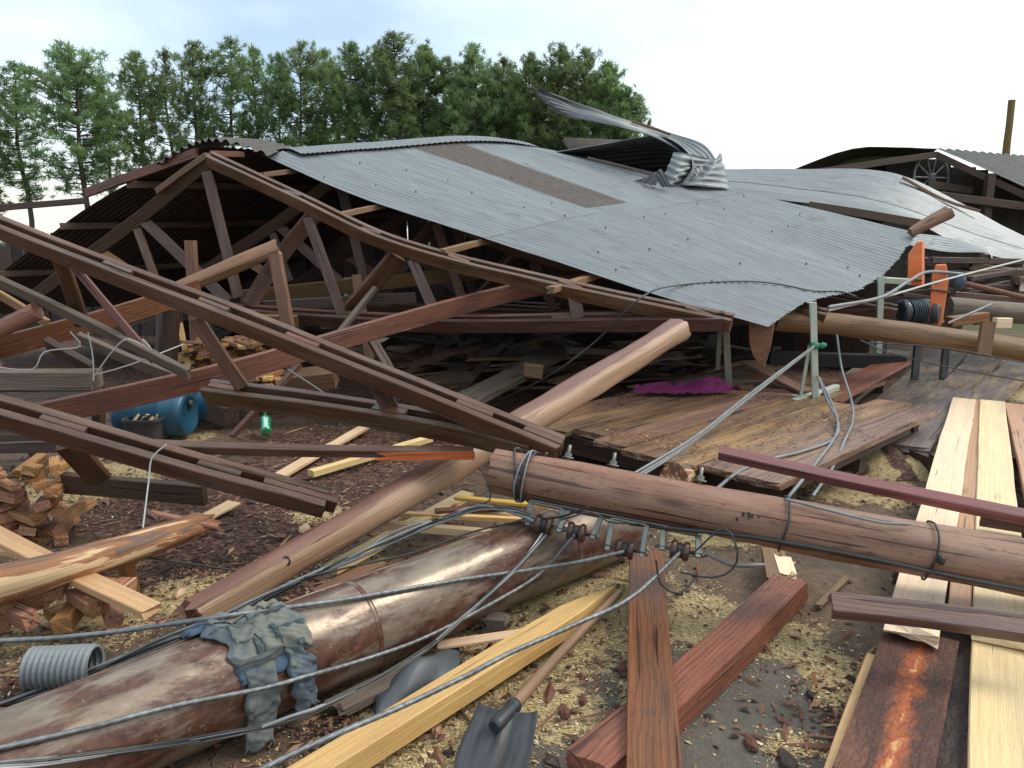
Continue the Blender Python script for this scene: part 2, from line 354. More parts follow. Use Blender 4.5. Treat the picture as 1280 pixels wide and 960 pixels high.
def barky(name, bark, under, fresh, lo, hi, orange=None, st=(3.2, 11, 11), plates=1.0):
    """log or slab: grey bark skin with torn patches of fresh wood"""
    m, t, b = new_mat(name); v, rn, raw = coords(t)
    fib = noisen(t, mapn(t, v, (4, 120, 120)), 1.0, 4, 0.65)
    n1 = noisen(t, mapn(t, v, st), 1.0, 6, 0.62, 0.4)
    f1 = rampn(t, n1, [(lo, 0.0), (lo + 0.02, 1.0)]); f2 = rampn(t, n1, [(hi, 0.0), (hi + 0.03, 1.0)])
    col = mixc(t, f1, mixc(t, fib, bark, tuple(x * 1.9 for x in bark)), mixc(t, fib, tuple(x * .6 for x in under), under))
    col = mixc(t, f2, col, mixc(t, fib, tuple(x * .75 for x in fresh), fresh))
    if orange:                         # scraped stripe down the middle of the slab
        s = nd(t, 'ShaderNodeSeparateXYZ', {0: raw})
        wob = math2(t, 'ADD', math2(t, 'ABSOLUTE', math2(t, 'ADD', s.outputs[1], 0.01)), math2(t, 'MULTIPLY', noisen(t, mapn(t, v, (9, 14, 14)), 1.0, 8, 0.72), 0.17))
        col = mixc(t, rampn(t, wob, [(0.098, 1.0), (0.130, 0.0)]), col, orange[0])
        col = mixc(t, rampn(t, wob, [(0.074, 1.0), (0.090, 0.0)]), col, orange[1])
    t.links.new(col, b.inputs['Base Color']); b.inputs['Roughness'].default_value = 0.6
    dn_ = nd(t, 'ShaderNodeTexNoise', {'Vector': v, 'Scale': 16.0, 'Detail': 5, 'Roughness': 0.65}); dv2 = nd(t, 'ShaderNodeVectorMath', {0: dn_.outputs['Color'], 'Scale': 0.09}, operation='SCALE'); v2 = nd(t, 'ShaderNodeVectorMath', {0: v, 1: dv2.outputs[0]}, operation='ADD').outputs[0]
    vo = nd(t, 'ShaderNodeTexVoronoi', {'Vector': mapn(t, v2, (13, 30, 30)), 'Scale': 1.0}, feature='DISTANCE_TO_EDGE')
    h = math2(t, 'ADD', math2(t, 'ADD', math2(t, 'MULTIPLY', n1, 1.5), fib), math2(t, 'MULTIPLY', rampn(t, vo.outputs[0], [(0.0, 0.0), (0.15, 1.0)]), plates))
    bumpn(t, b, h, 0.007, 0.6)
barky('peeled_log', (0.085, 0.052, 0.038), (0.33, 0.135, 0.055), (0.66, 0.45, 0.26), 0.47, 0.545, st=(1.5, 13, 13), plates=0.0)
barky('bark_slab', (0.045, 0.019, 0.013), (0.105, 0.040, 0.026), (0.17, 0.066, 0.040), 0.44, 0.56, orange=((0.36, 0.085, 0.026), (0.62, 0.33, 0.13)))
barky('bark_dark', (0.022, 0.014, 0.013), (0.055, 0.028, 0.024), (0.11, 0.05, 0.036), 0.52, 0.62)
barky('trunk_bark', (0.050, 0.036, 0.028), (0.085, 0.058, 0.042), (0.13, 0.085, 0.06), 0.5, 0.6)
def metal(name, base, base2, rough=0.4, metallic=0.8, rust=None, rust_lo=0.55, sc=3.0, streak=(1, 6, 6), spots=None):
    m, t, b = new_mat(name); v, rn, raw = coords(t)
    n1 = noisen(t, mapn(t, v, streak), sc, 6, 0.62)
    n2 = noisen(t, v, 60, 3, 0.6)
    col = mixc(t, rampn(t, n1, [(0.3, 0.0), (0.7, 1.0)]), base, base2)
    b.inputs['Metallic'].default_value = metallic
    rg = math2(t, 'ADD', math2(t, 'MULTIPLY', n2, 0.25), rough - 0.12)
    if rust:
        n3 = noisen(t, mapn(t, v, (1.2, 4, 4)), sc * 0.8, 8, 0.68, 0.3)
        rm = rampn(t, n3, [(rust_lo, 0.0), (rust_lo + 0.10, 1.0)])
        rc = mixc(t, rampn(t, noisen(t, v, 22, 5, 0.7), [(0.35, 0.0), (0.7, 1.0)]), rust[0], rust[1])
        col = mixc(t, rm, col, rc)
        t.links.new(math2(t, 'MULTIPLY', math2(t, 'SUBTRACT', 1.0, math2(t, 'MULTIPLY', rm, 0.8)), metallic), b.inputs['Metallic'])
        rg = math2(t, 'ADD', rg, math2(t, 'MULTIPLY', rm, 0.08))
    if spots:
        sp_ = rampn(t, noisen(t, v, 34, 6, 0.75), [(0.60, 0.0), (0.68, 1.0)]); col = mixc(t, sp_, col, spots)
    hv = nd(t, 'ShaderNodeHueSaturation', {'Value': math2(t, 'ADD', math2(t, 'MULTIPLY', rn, 0.16), 0.92), 'Color': col})
    t.links.new(hv.outputs[0], b.inputs['Base Color']); t.links.new(rg, b.inputs['Roughness'])
    bumpn(t, b, n2, 0.001, 0.4)
    return m
metal('roof_metal', (0.160, 0.172, 0.183), (0.240, 0.257, 0.273), 0.46, 0.4, streak=(0.7, 5, 5), rust=((0.10, 0.098, 0.095), (0.165, 0.165, 0.165)), rust_lo=0.58)
metal('roof_metal_old', (0.15, 0.162, 0.17), (0.25, 0.265, 0.275), 0.48, 0.4, rust=((0.16, 0.11, 0.08), (0.30, 0.23, 0.18)), rust_lo=0.66, streak=(0.7, 5, 5))
metal('roof_fibre', (0.085, 0.066, 0.060), (0.145, 0.118, 0.108), 0.8, 0.0, sc=5, streak=(3, 9, 9), spots=(0.22, 0.17, 0.13))
metal('roof_dark', (0.045, 0.04, 0.038), (0.10, 0.088, 0.08), 0.6, 0.5, rust=((0.05, 0.03, 0.02), (0.10, 0.06, 0.04)), rust_lo=0.5)  # dark weathered sheets; on undersides the shade is in this colour too
metal('rusty_pipe', (0.15, 0.105, 0.080), (0.30, 0.24, 0.185), 0.31, 0.4, rust=((0.048, 0.016, 0.011), (0.135, 0.056, 0.034)), rust_lo=0.44, sc=2.2, streak=(2.5, 6, 6), spots=(0.27, 0.195, 0.14))
metal('cable_metal', (0.10, 0.105, 0.11), (0.24, 0.25, 0.26), 0.5, 0.6, sc=8, spots=(0.05, 0.05, 0.052))
metal('galvanised', (0.15, 0.15, 0.13), (0.27, 0.27, 0.235), 0.42, 0.7, spots=(0.28, 0.22, 0.16))
metal('steel_dark', (0.055, 0.058, 0.062), (0.17, 0.18, 0.19), 0.42, 0.8, sc=4, rust=((0.09, 0.05, 0.03), (0.16, 0.09, 0.06)), rust_lo=0.64)
metal('rust_sheet', (0.12, 0.06, 0.04), (0.16, 0.075, 0.05), 0.7, 0.2, rust=((0.11, 0.045, 0.026), (0.20, 0.085, 0.05)), rust_lo=0.3)
metal('frame_paint', (0.36, 0.40, 0.33), (0.50, 0.53, 0.45), 0.5, 0.1, rust=((0.15, 0.08, 0.05), (0.26, 0.17, 0.11)), rust_lo=0.62)
metal('orange_paint', (0.62, 0.135, 0.035), (0.74, 0.20, 0.06), 0.5, 0.0, rust=((0.24, 0.09, 0.045), (0.36, 0.14, 0.07)), rust_lo=0.60)
metal('blue_paint', (0.035, 0.062, 0.095), (0.075, 0.115, 0.155), 0.5, 0.2, spots=(0.05, 0.04, 0.035))
def plain(name, col, col2=None, rough=0.5, sc=8.0, metallic=0.0, bump=0.001, spec=0.5):
    m, t, b = new_mat(name); v, rn, raw = coords(t); n1 = noisen(t, v, sc, 5, 0.6)
    t.links.new(mixc(t, rampn(t, n1, [(0.3, 0.0), (0.7, 1.0)]), col, col2 or tuple(x * 0.7 for x in col)), b.inputs['Base Color'])
    b.inputs['Roughness'].default_value = rough; b.inputs['Metallic'].default_value = metallic; b.inputs['Specular IOR Level'].default_value = spec
    bumpn(t, b, noisen(t, v, sc * 6, 3), bump, 0.6)
    return m
plain('black_rubber', (0.018, 0.018, 0.019), (0.035, 0.035, 0.036), 0.45)
plain('grey_wire', (0.13, 0.14, 0.145), (0.23, 0.24, 0.25), 0.45)
plain('white_wire', (0.55, 0.54, 0.52), (0.4, 0.4, 0.39), 0.5)
plain('porcelain', (0.050, 0.024, 0.020), (0.075, 0.034, 0.027), 0.22)
plain('blue_plastic', (0.012, 0.055, 0.105), (0.022, 0.095, 0.165), 0.38, 6)
plain('dark_plastic', (0.035, 0.032, 0.036), (0.065, 0.06, 0.062), 0.5, 9)
plain('grey_plastic', (0.165, 0.185, 0.20), (0.22, 0.24, 0.255), 0.5)
plain('cloth_magenta', (0.12, 0.008, 0.062), (0.20, 0.016, 0.105), 0.9, 20, bump=0.003)
plain('green_string', (0.02, 0.22, 0.12), None, 0.6)
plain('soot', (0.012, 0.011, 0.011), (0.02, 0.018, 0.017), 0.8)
plain('membrane', (0.05, 0.058, 0.068), (0.085, 0.095, 0.105), 0.5, 6)
m, t, b = new_mat('green_bottle'); b.inputs['Base Color'].default_value = (0.02, 0.42, 0.20, 1); b.inputs['Roughness'].default_value = 0.15; b.inputs['Transmission Weight'].default_value = 0.45
def denim(name, c1, c2, fade):
    m, t, b = new_mat(name); v, rn, raw = coords(t)
    wv = noisen(t, mapn(t, v, (500, 900, 900)), 1.0, 2)
    n = noisen(t, v, 9, 5, 0.6)
    col = mixc(t, rampn(t, n, [(0.38, 0.0), (0.62, 1.0)]), c1, c2); col = mixc(t, rampn(t, noisen(t, v, 4, 4), [(0.45, 0.0), (0.65, 1.0)]), col, fade)
    col = mixc(t, math2(t, 'MULTIPLY', wv, 0.4), col, tuple(x * .55 for x in c1))
    t.links.new(col, b.inputs['Base Color']); b.inputs['Roughness'].default_value = 0.92; bumpn(t, b, math2(t, 'ADD', wv, math2(t, 'MULTIPLY', n, 2.0)), 0.004, 0.6)
denim('denim', (0.075, 0.105, 0.135), (0.165, 0.20, 0.22), (0.225, 0.225, 0.19))
denim('denim_blue', (0.040, 0.080, 0.145), (0.085, 0.145, 0.22), (0.10, 0.135, 0.17))
denim('denim_tan', (0.115, 0.13, 0.135), (0.20, 0.21, 0.195), (0.25, 0.22, 0.165))
def leafmat(name, c1, c2, c3):
    m, t, b = new_mat(name); a = nd(t, 'ShaderNodeAttribute', attribute_name='gr'); s = nd(t, 'ShaderNodeSeparateXYZ', {0: a.outputs['Vector']})
    oi = nd(t, 'ShaderNodeObjectInfo')
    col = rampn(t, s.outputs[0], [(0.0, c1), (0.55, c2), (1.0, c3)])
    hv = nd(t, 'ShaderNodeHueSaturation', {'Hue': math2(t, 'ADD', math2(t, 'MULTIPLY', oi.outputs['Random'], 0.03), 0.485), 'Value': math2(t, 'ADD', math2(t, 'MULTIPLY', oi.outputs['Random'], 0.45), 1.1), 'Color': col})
    t.links.new(hv.outputs[0], b.inputs['Base Color']); b.inputs['Roughness'].default_value = 0.55
    tr = nd(t, 'ShaderNodeBsdfTranslucent', {'Color': hv.outputs[0]}); ms = nd(t, 'ShaderNodeMixShader', {0: 0.5, 1: b.outputs[0], 2: tr.outputs[0]})
    t.links.new(ms.outputs[0], [n for n in t.nodes if n.type == 'OUTPUT_MATERIAL'][0].inputs[0])
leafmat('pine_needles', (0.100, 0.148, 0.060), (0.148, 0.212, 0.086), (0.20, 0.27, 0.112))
leafmat('grass_blades', (0.05, 0.11, 0.025), (0.09, 0.19, 0.04), (0.16, 0.26, 0.07))
def chips(name, stops):
    m, t, b = new_mat(name); a = nd(t, 'ShaderNodeAttribute', attribute_name='gr'); s = nd(t, 'ShaderNodeSeparateXYZ', {0: a.outputs['Vector']})
    t.links.new(rampn(t, s.outputs[0], stops), b.inputs['Base Color']); b.inputs['Roughness'].default_value = 0.6
chips('sawdust_flakes', [(0.0, (0.30, 0.20, 0.085)), (0.4, (0.50, 0.36, 0.17)), (0.8, (0.64, 0.49, 0.26)), (1.0, (0.72, 0.60, 0.38))])
chips('bark_chips', [(0.0, (0.022, 0.011, 0.009)), (0.35, (0.072, 0.026, 0.018)), (0.65, (0.145, 0.052, 0.034)), (0.82, (0.21, 0.10, 0.06)), (1.0, (0.42, 0.27, 0.13))])
# ground: bare earth, sawdust, bark litter, grey hardstanding, grass far off
m, t, b = new_mat('earth'); tcn = nd(t, 'ShaderNodeTexCoord'); ob = tcn.outputs['Object']
at = nd(t, 'ShaderNodeAttribute', attribute_name='gr'); sx = nd(t, 'ShaderNodeSeparateXYZ', {0: at.outputs['Vector']})
big = noisen(t, ob, 3.0, 6, 0.65); fine = noisen(t, ob, 60, 5, 0.7); mid = noisen(t, ob, 14, 6, 0.7)
def brk(mask, amt=0.9):
    x = math2(t, 'ADD', mask, math2(t, 'MULTIPLY', math2(t, 'ADD', math2(t, 'ADD', math2(t, 'MULTIPLY', mid, 0.6), math2(t, 'MULTIPLY', fine, 0.4)), -0.5), amt * 2))
    return rampn(t, x, [(0.44, 0.0), (0.56, 1.0)])
mud = mixc(t, rampn(t, mid, [(0.3, 0.0), (0.7, 1.0)]), (0.095, 0.058, 0.038), (0.195, 0.128, 0.082)); mud = mixc(t, rampn(t, fine, [(0.55, 0.0), (0.7, 1.0)]), mud, (0.23, 0.165, 0.10))
vo = nd(t, 'ShaderNodeTexVoronoi', {'Vector': mapn(t, ob, (1, 1.7, 1)), 'Scale': 95.0}); vs_ = nd(t, 'ShaderNodeSeparateColor', {0: vo.outputs['Color']})
saw = rampn(t, vs_.outputs[0], [(0.0, (0.26, 0.175, 0.08)), (0.3, (0.44, 0.32, 0.155)), (0.8, (0.58, 0.44, 0.235)), (1.0, (0.66, 0.54, 0.33))])
vo2 = nd(t, 'ShaderNodeTexVoronoi', {'Vector': mapn(t, ob, (1, 1.6, 1)), 'Scale': 38.0}); vs2 = nd(t, 'ShaderNodeSeparateColor', {0: vo2.outputs['Color']})
bark = rampn(t, vs2.outputs[0], [(0.0, (0.026, 0.013, 0.009)), (0.5, (0.085, 0.034, 0.023)), (0.85, (0.150, 0.068, 0.045)), (1.0, (0.28, 0.18, 0.10))])
gry = mixc(t, rampn(t, mid, [(0.3, 0.0), (0.75, 1.0)]), (0.105, 0.088, 0.072), (0.165, 0.142, 0.118)); gry = mixc(t, rampn(t, fine, [(0.66, 0.0), (0.72, 1.0)]), gry, (0.33, 0.27, 0.19))
grs = mixc(t, mid, (0.05, 0.085, 0.025), (0.11, 0.15, 0.05))
col = mixc(t, brk(sx.outputs[2]), mud, gry); col = mixc(t, brk(sx.outputs[1]), col, bark); col = mixc(t, brk(sx.outputs[0]), col, saw)
sy = nd(t, 'ShaderNodeSeparateXYZ', {0: ob}); far = nd(t, 'ShaderNodeMapRange', {'Value': math2(t, 'ADD', sy.outputs[1], math2(t, 'MULTIPLY', big, 6.0)), 'From Min': 17.0, 'From Max': 19.0}).outputs[0]
col = mixc(t, far, col, grs)
t.links.new(col, b.inputs['Base Color']); t.links.new(nd(t, 'ShaderNodeMapRange', {'Value': big, 'From Min': .35, 'From Max': .65, 'To Min': 0.6, 'To Max': 0.95}).outputs[0], b.inputs['Roughness'])
bumpn(t, b, math2(t, 'ADD', math2(t, 'MULTIPLY', mid, 1.2), math2(t, 'ADD', math2(t, 'MULTIPLY', vs_.outputs[1], 0.5), fine)), 0.02, 0.8)
wood('walk_wood', (0.105, 0.078, 0.074), (0.225, 0.18, 0.172), (0.105, 0.085, 0.085), 0.6, 0.4, ring=38, grey=(0.36, 0.27, 0.15), grey_amt=0.55, dirt=(0.07, 0.045, 0.038))
wood('dark_plank_wood', (0.050, 0.024, 0.022), (0.145, 0.078, 0.070), (0.07, 0.045, 0.045), 0.5, 0.45, ring=45)
wood('yellow_lumber', (0.64, 0.42, 0.235), (0.86, 0.645, 0.405), (0.70, 0.49, 0.30), 0.4, 0.6, ring=45, grey=(0.26, 0.27, 0.22), grey_amt=0.25, rings=0.3, warpk=0.05, crack=0.27)
barky('bark_piece_mat', (0.085, 0.030, 0.022), (0.16, 0.06, 0.04), (0.24, 0.11, 0.07), 0.5, 0.6)
wood('shade_wood', (0.016, 0.011, 0.009), (0.050, 0.034, 0.026), (0.02, 0.014, 0.012), 0.6, 0.7)  # near-black boards, the shade of the interiors put into the colour
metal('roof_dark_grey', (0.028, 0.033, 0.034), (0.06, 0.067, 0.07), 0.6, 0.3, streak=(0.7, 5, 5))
denim('denim_dark', (0.05, 0.075, 0.09), (0.09, 0.12, 0.13), (0.13, 0.125, 0.10))
metal('shovel_steel', (0.022, 0.024, 0.028), (0.075, 0.08, 0.09), 0.5, 0.45, sc=4, rust=((0.05, 0.03, 0.022), (0.10, 0.06, 0.04)), rust_lo=0.60)

# ------------------------------------------------------------------ ground
def gz(x, y):
    f = max(0.0, min(1.0, (14 - y) / 4))
    return f * (0.030 * noise.noise(V((x * .7, y * .7, 3))) + 0.016 * noise.noise(V((x * 2.6, y * 2.6, 8)))) - 0.012
BL = []      # (kind, x, y, rx, ry, angle): where sawdust, bark litter and hardstanding lie
def blob(k, u, v, rx, ry, ang=0): p = G(u, v); BL.append((k, p.x, p.y, rx, ry, R(ang)))
for a in [(0, 640, 790, .55, .5, 30), (0, 560, 830, .45, .35, 35), (0, 720, 740, .45, .45, 0), (0, 520, 930, .35, .22, 20), (0, 900, 660, .35, .3, 0), (0, 890, 780, .22, .35, 0), (0, 960, 800, .25, .16, 20),
          (0, 1040, 830, .20, .14, 0), (0, 1060, 860, .16, .10, 0), (0, 690, 880, .2, .2, 0), (0, 700, 690, .35, .3, 0), (0, 110, 600, .55, .6, 0), (0, 60, 780, .5, .25, 0), (0, 215, 545, .4, .5, 0), (0, 1110, 560, .5, .6, -30),
          (0, 1080, 610, .45, .35, 0), (0, 1265, 480, .8, 1.4, 0), (0, 1190, 470, .35, .8, 30), (0, 440, 720, .25, .3, 0), (0, 230, 740, .25, .2, 0), (0, 320, 720, .2, .2, 0), (0, 400, 640, .2, .2, 0), (0, 820, 870, .15, .2, 0), (0, 1090, 905, .08, .16, 0), (0, 985, 930, .10, .08, 0),
          (1, 330, 620, 1.3, 1.1, 0), (1, 480, 560, 1.3, 1.2, 0), (1, 250, 690, .8, .6, 0), (1, 560, 490, 1.8, 1.8, 0), (1, 400, 480, 2.0, 1.8, 0), (1, 430, 740, .5, .3, 30), (1, 850, 450, 2.5, 2.0, 0), (1, 1080, 575, .35, .3, 0), (1, 130, 880, .5, .3, 0),
          (1, 620, 440, 4.0, 4.0, 0), (1, 450, 900, .25, .15, 30), (1, 1130, 900, .3, .3, 0), (1, 200, 430, 5.0, 4.0, 0),  # widest bark areas also paint the shade on the floor under the roof
          (1, -150, 640, 1.3, 1.1, 0), (0, -120, 800, .6, .35, 0), (1, -280, 760, .8, .6, 0), (1, -300, 540, 2.0, 1.8, 0), (0, 1480, 560, 1.0, 1.0, 0), (1, 1420, 800, .6, .6, 0), (1, 1500, 640, 1.2, .8, 0), (0, 1450, 470, 1.6, 2.0, 0),
          (2, 950, 890, .75, .55, 0), (2, 840, 930, .5, .3, 0), (2, 1040, 930, .4, .3, 0), (2, 760, 940, .3, .3, 0), (2, 930, 840, .4, .3, 0)]: blob(*a)
def masks(x, y):
    m = [0.0, 0.0, 0.0]
    for k, bx, by, rx, ry, an in BL:
        dx, dy = x - bx, y - by; c, s = math.cos(an), math.sin(an)
        q = ((dx * c + dy * s) / rx) ** 2 + ((-dx * s + dy * c) / ry) ** 2
        if q < 4: m[k] = max(m[k], math.exp(-q * 0.9))
    n = 0.22 * noise.noise(V((x * 3, y * 3, 1))) + 0.16 * noise.noise(V((x * 9, y * 9, 5)))
    return [min(1, max(0, q + n * (1 if q > .08 else 0))) for q in m]
xs = sorted(set([round(-4.5 + i * .05, 3) for i in range(211)] + [-400, -200, -100, -60, -40, -28, -20, -15, -12, -10, -8.5, -7.5, -6.6, -5.8, -5.1] + [6.4, 7, 8, 9.5, 12, 15, 20, 28, 40, 60, 100, 200, 400]))
ys = sorted(set([round(1.2 + i * .05, 3) for i in range(160)] + [-200, -60, -20, -8, -3, -1, 0, .6, 9.4, 10, 10.8, 11.8, 13, 14.5, 16, 18, 20, 23, 27, 32, 38, 45, 55, 70, 100, 150, 250, 400, 900]))
mb = MB(); nx = len(xs)
mb.add([(x, y, gz(x, y)) for y in ys for x in xs], [(j * nx + i, j * nx + i + 1, (j + 1) * nx + i + 1, (j + 1) * nx + i) for j in range(len(ys) - 1) for i in range(nx - 1)],
       [masks(x, y) if -8 < x < 9 and 1 < y < 18 else (0, 0, 0) for y in ys for x in xs], True)
tag(mb.build('ground', 'earth', origin=(0, 0, 0)), 'littered sawmill yard ground of earth, sawdust and bark', None, kind='structure')

def scatter(name, mat, label, cat, n, kind, size, asp, thick, yr, xr=1.45, tiltv=0.35, seed=1, bias=1.0, cmin=0, cmax=1, base=0.0):
    """loose flakes or chips, each a bent shard lying on the ground"""
    rnd = random.Random(seed); vs = []; fs = []; gs = []
    tries = 0
    while len(fs) < n * 4 and tries < n * 30:
        tries += 1
        y = yr[0] + (yr[1] - yr[0]) * rnd.random() ** 1.5; x = rnd.uniform(-.72, .72) * y * xr
        mm = masks(x, y)
        if rnd.random() > max(mm[kind], base) ** bias: continue
        l = rnd.uniform(*size) * (1 + .5 * (rnd.random() ** 6) * 3); wd = l * rnd.uniform(*asp); a = rnd.uniform(0, 6.28)
        t = V((math.cos(a), math.sin(a), rnd.uniform(-tiltv, tiltv))).normalized(); s = V((-math.sin(a), math.cos(a), rnd.uniform(-tiltv, tiltv))).normalized()
        nn = t.cross(s).normalized(); p = V((x, y, gz(x, y) + rnd.uniform(0.001, thick * 2) + abs(t.z) * l * .45)); k = len(vs)
        h = rnd.uniform(.1, .35) * wd; c = cmin + (cmax - cmin) * rnd.random()
        for q in (t * -l * .5 + s * wd * rnd.uniform(-.3, .3), t * -l * .1 - s * wd * .5 + nn * h * .3, t * l * .5 + s * wd * rnd.uniform(-.4, .4), t * l * rnd.uniform(-.1, .2) + s * wd * .5, nn * (h + thick)):
            vs.append(p + q); gs.append((c, 0, 0))
        fs += [(k, k + 1, k + 4), (k + 1, k + 2, k + 4), (k + 2, k + 3, k + 4), (k + 3, k, k + 4)]
    mb = MB(); mb.add(vs, fs, gs, False); return tag(mb.build(name, mat, origin=(0, 0, 0)), label, cat, kind='stuff')
scatter('sawdust', 'sawdust_flakes', 'pale yellow sawdust and wood shavings strewn over the yard', 'sawdust', 42000, 0, (.006, .016), (.25, .6), .001, (1.9, 8.0), seed=3, bias=1.3)
scatter('bark_litter', 'bark_chips', 'dark red bark chips littering the ground', 'bark litter', 24000, 1, (.010, .038), (.2, .7), .003, (2.0, 10.5), seed=4, cmax=.93, base=0.012)
scatter('wood_splinters', 'bark_chips', 'pale and brown wood splinters scattered on the ground', 'splinters', 900, 1, (.03, .10), (.12, .3), .003, (2.0, 9.5), seed=5, cmin=.7, base=0.10)
scatter('bark_slivers', 'bark_chips', 'long reddish bark slivers strewn over the foreground', 'bark slivers', 420, 0, (.03, .085), (.12, .4), .004, (1.9, 5.5), seed=9, cmin=.5, cmax=.8, base=0.25)
scatter('loose_sticks', 'bark_chips', 'thin sticks and long splinters strewn between the fallen timbers', 'sticks', 260, 1, (.09, .26), (.04, .10), .006, (2.1, 7.5), seed=14, cmin=.6, base=0.28, tiltv=.12)
scatter('dark_crumbs', 'bark_chips', 'dark bark crumbs lying on the sawdust', 'bark crumbs', 1500, 0, (.008, .035), (.3, .8), .003, (1.9, 6.0), seed=6, cmax=.6, base=0.1)

# ------------------------------------------------------------------ trees
def pine(seed, H, base, spread, dense, round_top):
    rnd = random.Random(seed); mb = MB(); tips = []
    path = [V((0.12 * math.sin(i * 1.3 + seed), 0.12 * math.cos(i * .9 + seed), H * i / 8)) if i else V((0, 0, 0)) for i in range(9)]
    sweep(mb, path, circ(1, 7), scale=lambda t: .17 * (1 - t) ** .8 + .018, smooth=True)
    z = H * base
    while z < H * .985:
        t = max(0.0, (z / H - base) / (1 - base))
        prof = (math.sin(min(1, t * 1.5 + .25) * math.pi * .5) * (1 - t ** (4.0 if round_top else 2.4)) + .10)
        for k in range(rnd.choice((2, 3, 3, 4))):
            a = rnd.uniform(0, 6.28); L = spread * prof * rnd.uniform(.55, 1.15)
            i = min(7, int(z / H * 8)); c = path[i].lerp(path[i + 1], z / H * 8 - i)
            rise = rnd.uniform(.05, .55) * (0.4 + t)
            d = V((math.cos(a), math.sin(a), rise)); e = c + d * L + V((0, 0, .12 * L)); mid = c + d * L * .5 - V((0, 0, .05 * L))
            sweep(mb, [c, mid, e], circ(1, 4), scale=lambda q: .032 * (1 - q) + .008, smooth=True, cap=False)
            nn = max(2, int(L * 4.2 * dense))
            for j in range(nn):
                f = .28 + .72 * (j + rnd.random()) / nn
                tips.append((c.lerp(e, f) + V((rnd.gauss(0, .17), rnd.gauss(0, .17), rnd.gauss(.06, .12))), t))
        z += rnd.uniform(.16, .34) * (1.2 - .4 * t)
    tips += [(path[8] + V((0, 0, -.1 * k)), 1) for k in range(4)]
    vs = []; fs = []; gs = []
    for c, t in tips:
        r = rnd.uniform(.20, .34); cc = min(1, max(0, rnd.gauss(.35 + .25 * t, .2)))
        for k in range(26):
            d = V((rnd.gauss(0, 1), rnd.gauss(0, 1), rnd.gauss(.35, .9))).normalized(); o = c + d * r * rnd.uniform(0, .35) + V((rnd.gauss(0, .05), rnd.gauss(0, .05), rnd.gauss(0, .04)))
            s = d.cross(V((rnd.random(), rnd.random(), rnd.random()))).normalized() * rnd.uniform(.018, .038); b = len(vs); q = min(1, max(0, cc + rnd.uniform(-.2, .2)))
            vs += [o - s, o + s, o + d * r]; gs += [(q, 0, 0)] * 3; fs.append((b, b + 1, b + 2))
    cr = MB(); cr.add(vs, fs, gs, False)
    return mb, cr
KINDS = [pine(11, 13.5, .34, 2.0, .85, True), pine(12, 13.0, .26, 2.2, .95, True), pine(13, 12.6, .40, 1.7, .75, False), pine(14, 13.2, .22, 2.2, 1.0, True), pine(15, 13.0, .36, 2.7, 1.15, True), pine(16, 12.5, .16, 2.2, 1.1, True)]
protos = {}
def tree(k, x, y, h, rz, label, sxy=1.0):
    r = thing('pine_tree', label, 'tree', (x, y, -.02), 'row of pines behind the sheds'); s = h / [13.5, 13, 12.6, 13.2, 13, 12.5][k]
    r.rotation_euler = (0, 0, rz); r.scale = (s * sxy, s * sxy, s)
    if k not in protos:
        a = KINDS[k][0].build('trunk', 'trunk_bark', origin=(0, 0, 0)); c = KINDS[k][1].build('crown', 'pine_needles', origin=(0, 0, 0)); protos[k] = (a.data, c.data)
    else:
        a = bpy.data.objects.new('trunk', protos[k][0]); c = bpy.data.objects.new('crown', protos[k][1]); C.objects.link(a); C.objects.link(c)
    a.parent = r; c.parent = r
TREES = [(14, 78, 44, 0, 1.1, 'slender dark pine at the left edge of the photo'), (-40, 85, 45, 3, 1.0, 'pine just outside left edge, first of the row'), (-95, 70, 44, 1, 1.0, 'pine outside left edge, second of the row'), (-150, 90, 45, 0, 1.0, 'pine outside left edge, third of the row'), (-205, 75, 44, 5, 1.0, 'pine outside left edge, fourth of the row'), (-265, 80, 45, 2, 1.0, 'pine outside left edge, fifth of the row'), (88, 58, 42, 4, 1.15, 'broad round-topped bright green pine, widest of the row'),
 (128, 108, 47, 2, .9, 'thin half-hidden pine just right of the widest round-topped pine'), (168, 66, 45, 0, .9, 'open pine with ragged top, third tall one from the left'), (205, 62, 46, 2, .85, 'narrow airy pine left of the shed ridge cap'),
 (238, 55, 44, 1, .85, 'full pine directly behind the dark ridge cap'), (285, 48, 44, 0, .95, 'tall pointed pine above the near end of the roof ridge'), (316, 60, 46, 2, .8, 'lean pine just right of the tall pointed one'),
 (346, 68, 45, 3, .75, 'lower pine between two taller ones above the bright ridge'), (372, 54, 44, 1, .85, 'pine with paired round top above left part of the roof'), (404, 63, 46, 0, .85, 'loose pine left of the dense middle group'), (436, 56, 44, 3, .85, 'pine at the start of the dense middle group'),
 (468, 62, 46, 1, .85, 'dense pine just left of the tallest middle pine'), (494, 42, 44, 3, .95, 'tallest dense pine in the middle of the row'), (528, 60, 45, 5, .85, 'bushy pine right of the tallest middle pine'), (562, 74, 45, 1, .8, 'lower pine in the dip right of the middle of the row'),
 (592, 57, 44, 3, .85, 'pine with a knobbly top above the brown roof panel'), (628, 76, 45, 5, .85, 'low bushy pine left of the upturned sheet'), (662, 70, 44, 3, .85, 'pine behind the tip of the upturned sheet'), (700, 58, 44, 1, .9, 'tall pine above the upturned roof sheet'),
 (732, 64, 45, 5, .9, 'bushy pine third from the right end of the row'), (762, 80, 44, 3, .9, 'pine second from the right end of the row'), (786, 112, 43, 5, .9, 'last full pine at the right end of the row'), (812, 150, 45, 2, .55, 'small thin pine trailing at the right end of the row')]
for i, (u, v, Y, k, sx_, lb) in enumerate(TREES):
    p = P(u, v, Y); tree(k, p.x, p.y, p.z + .02, i * 1.7, lb, sx_)
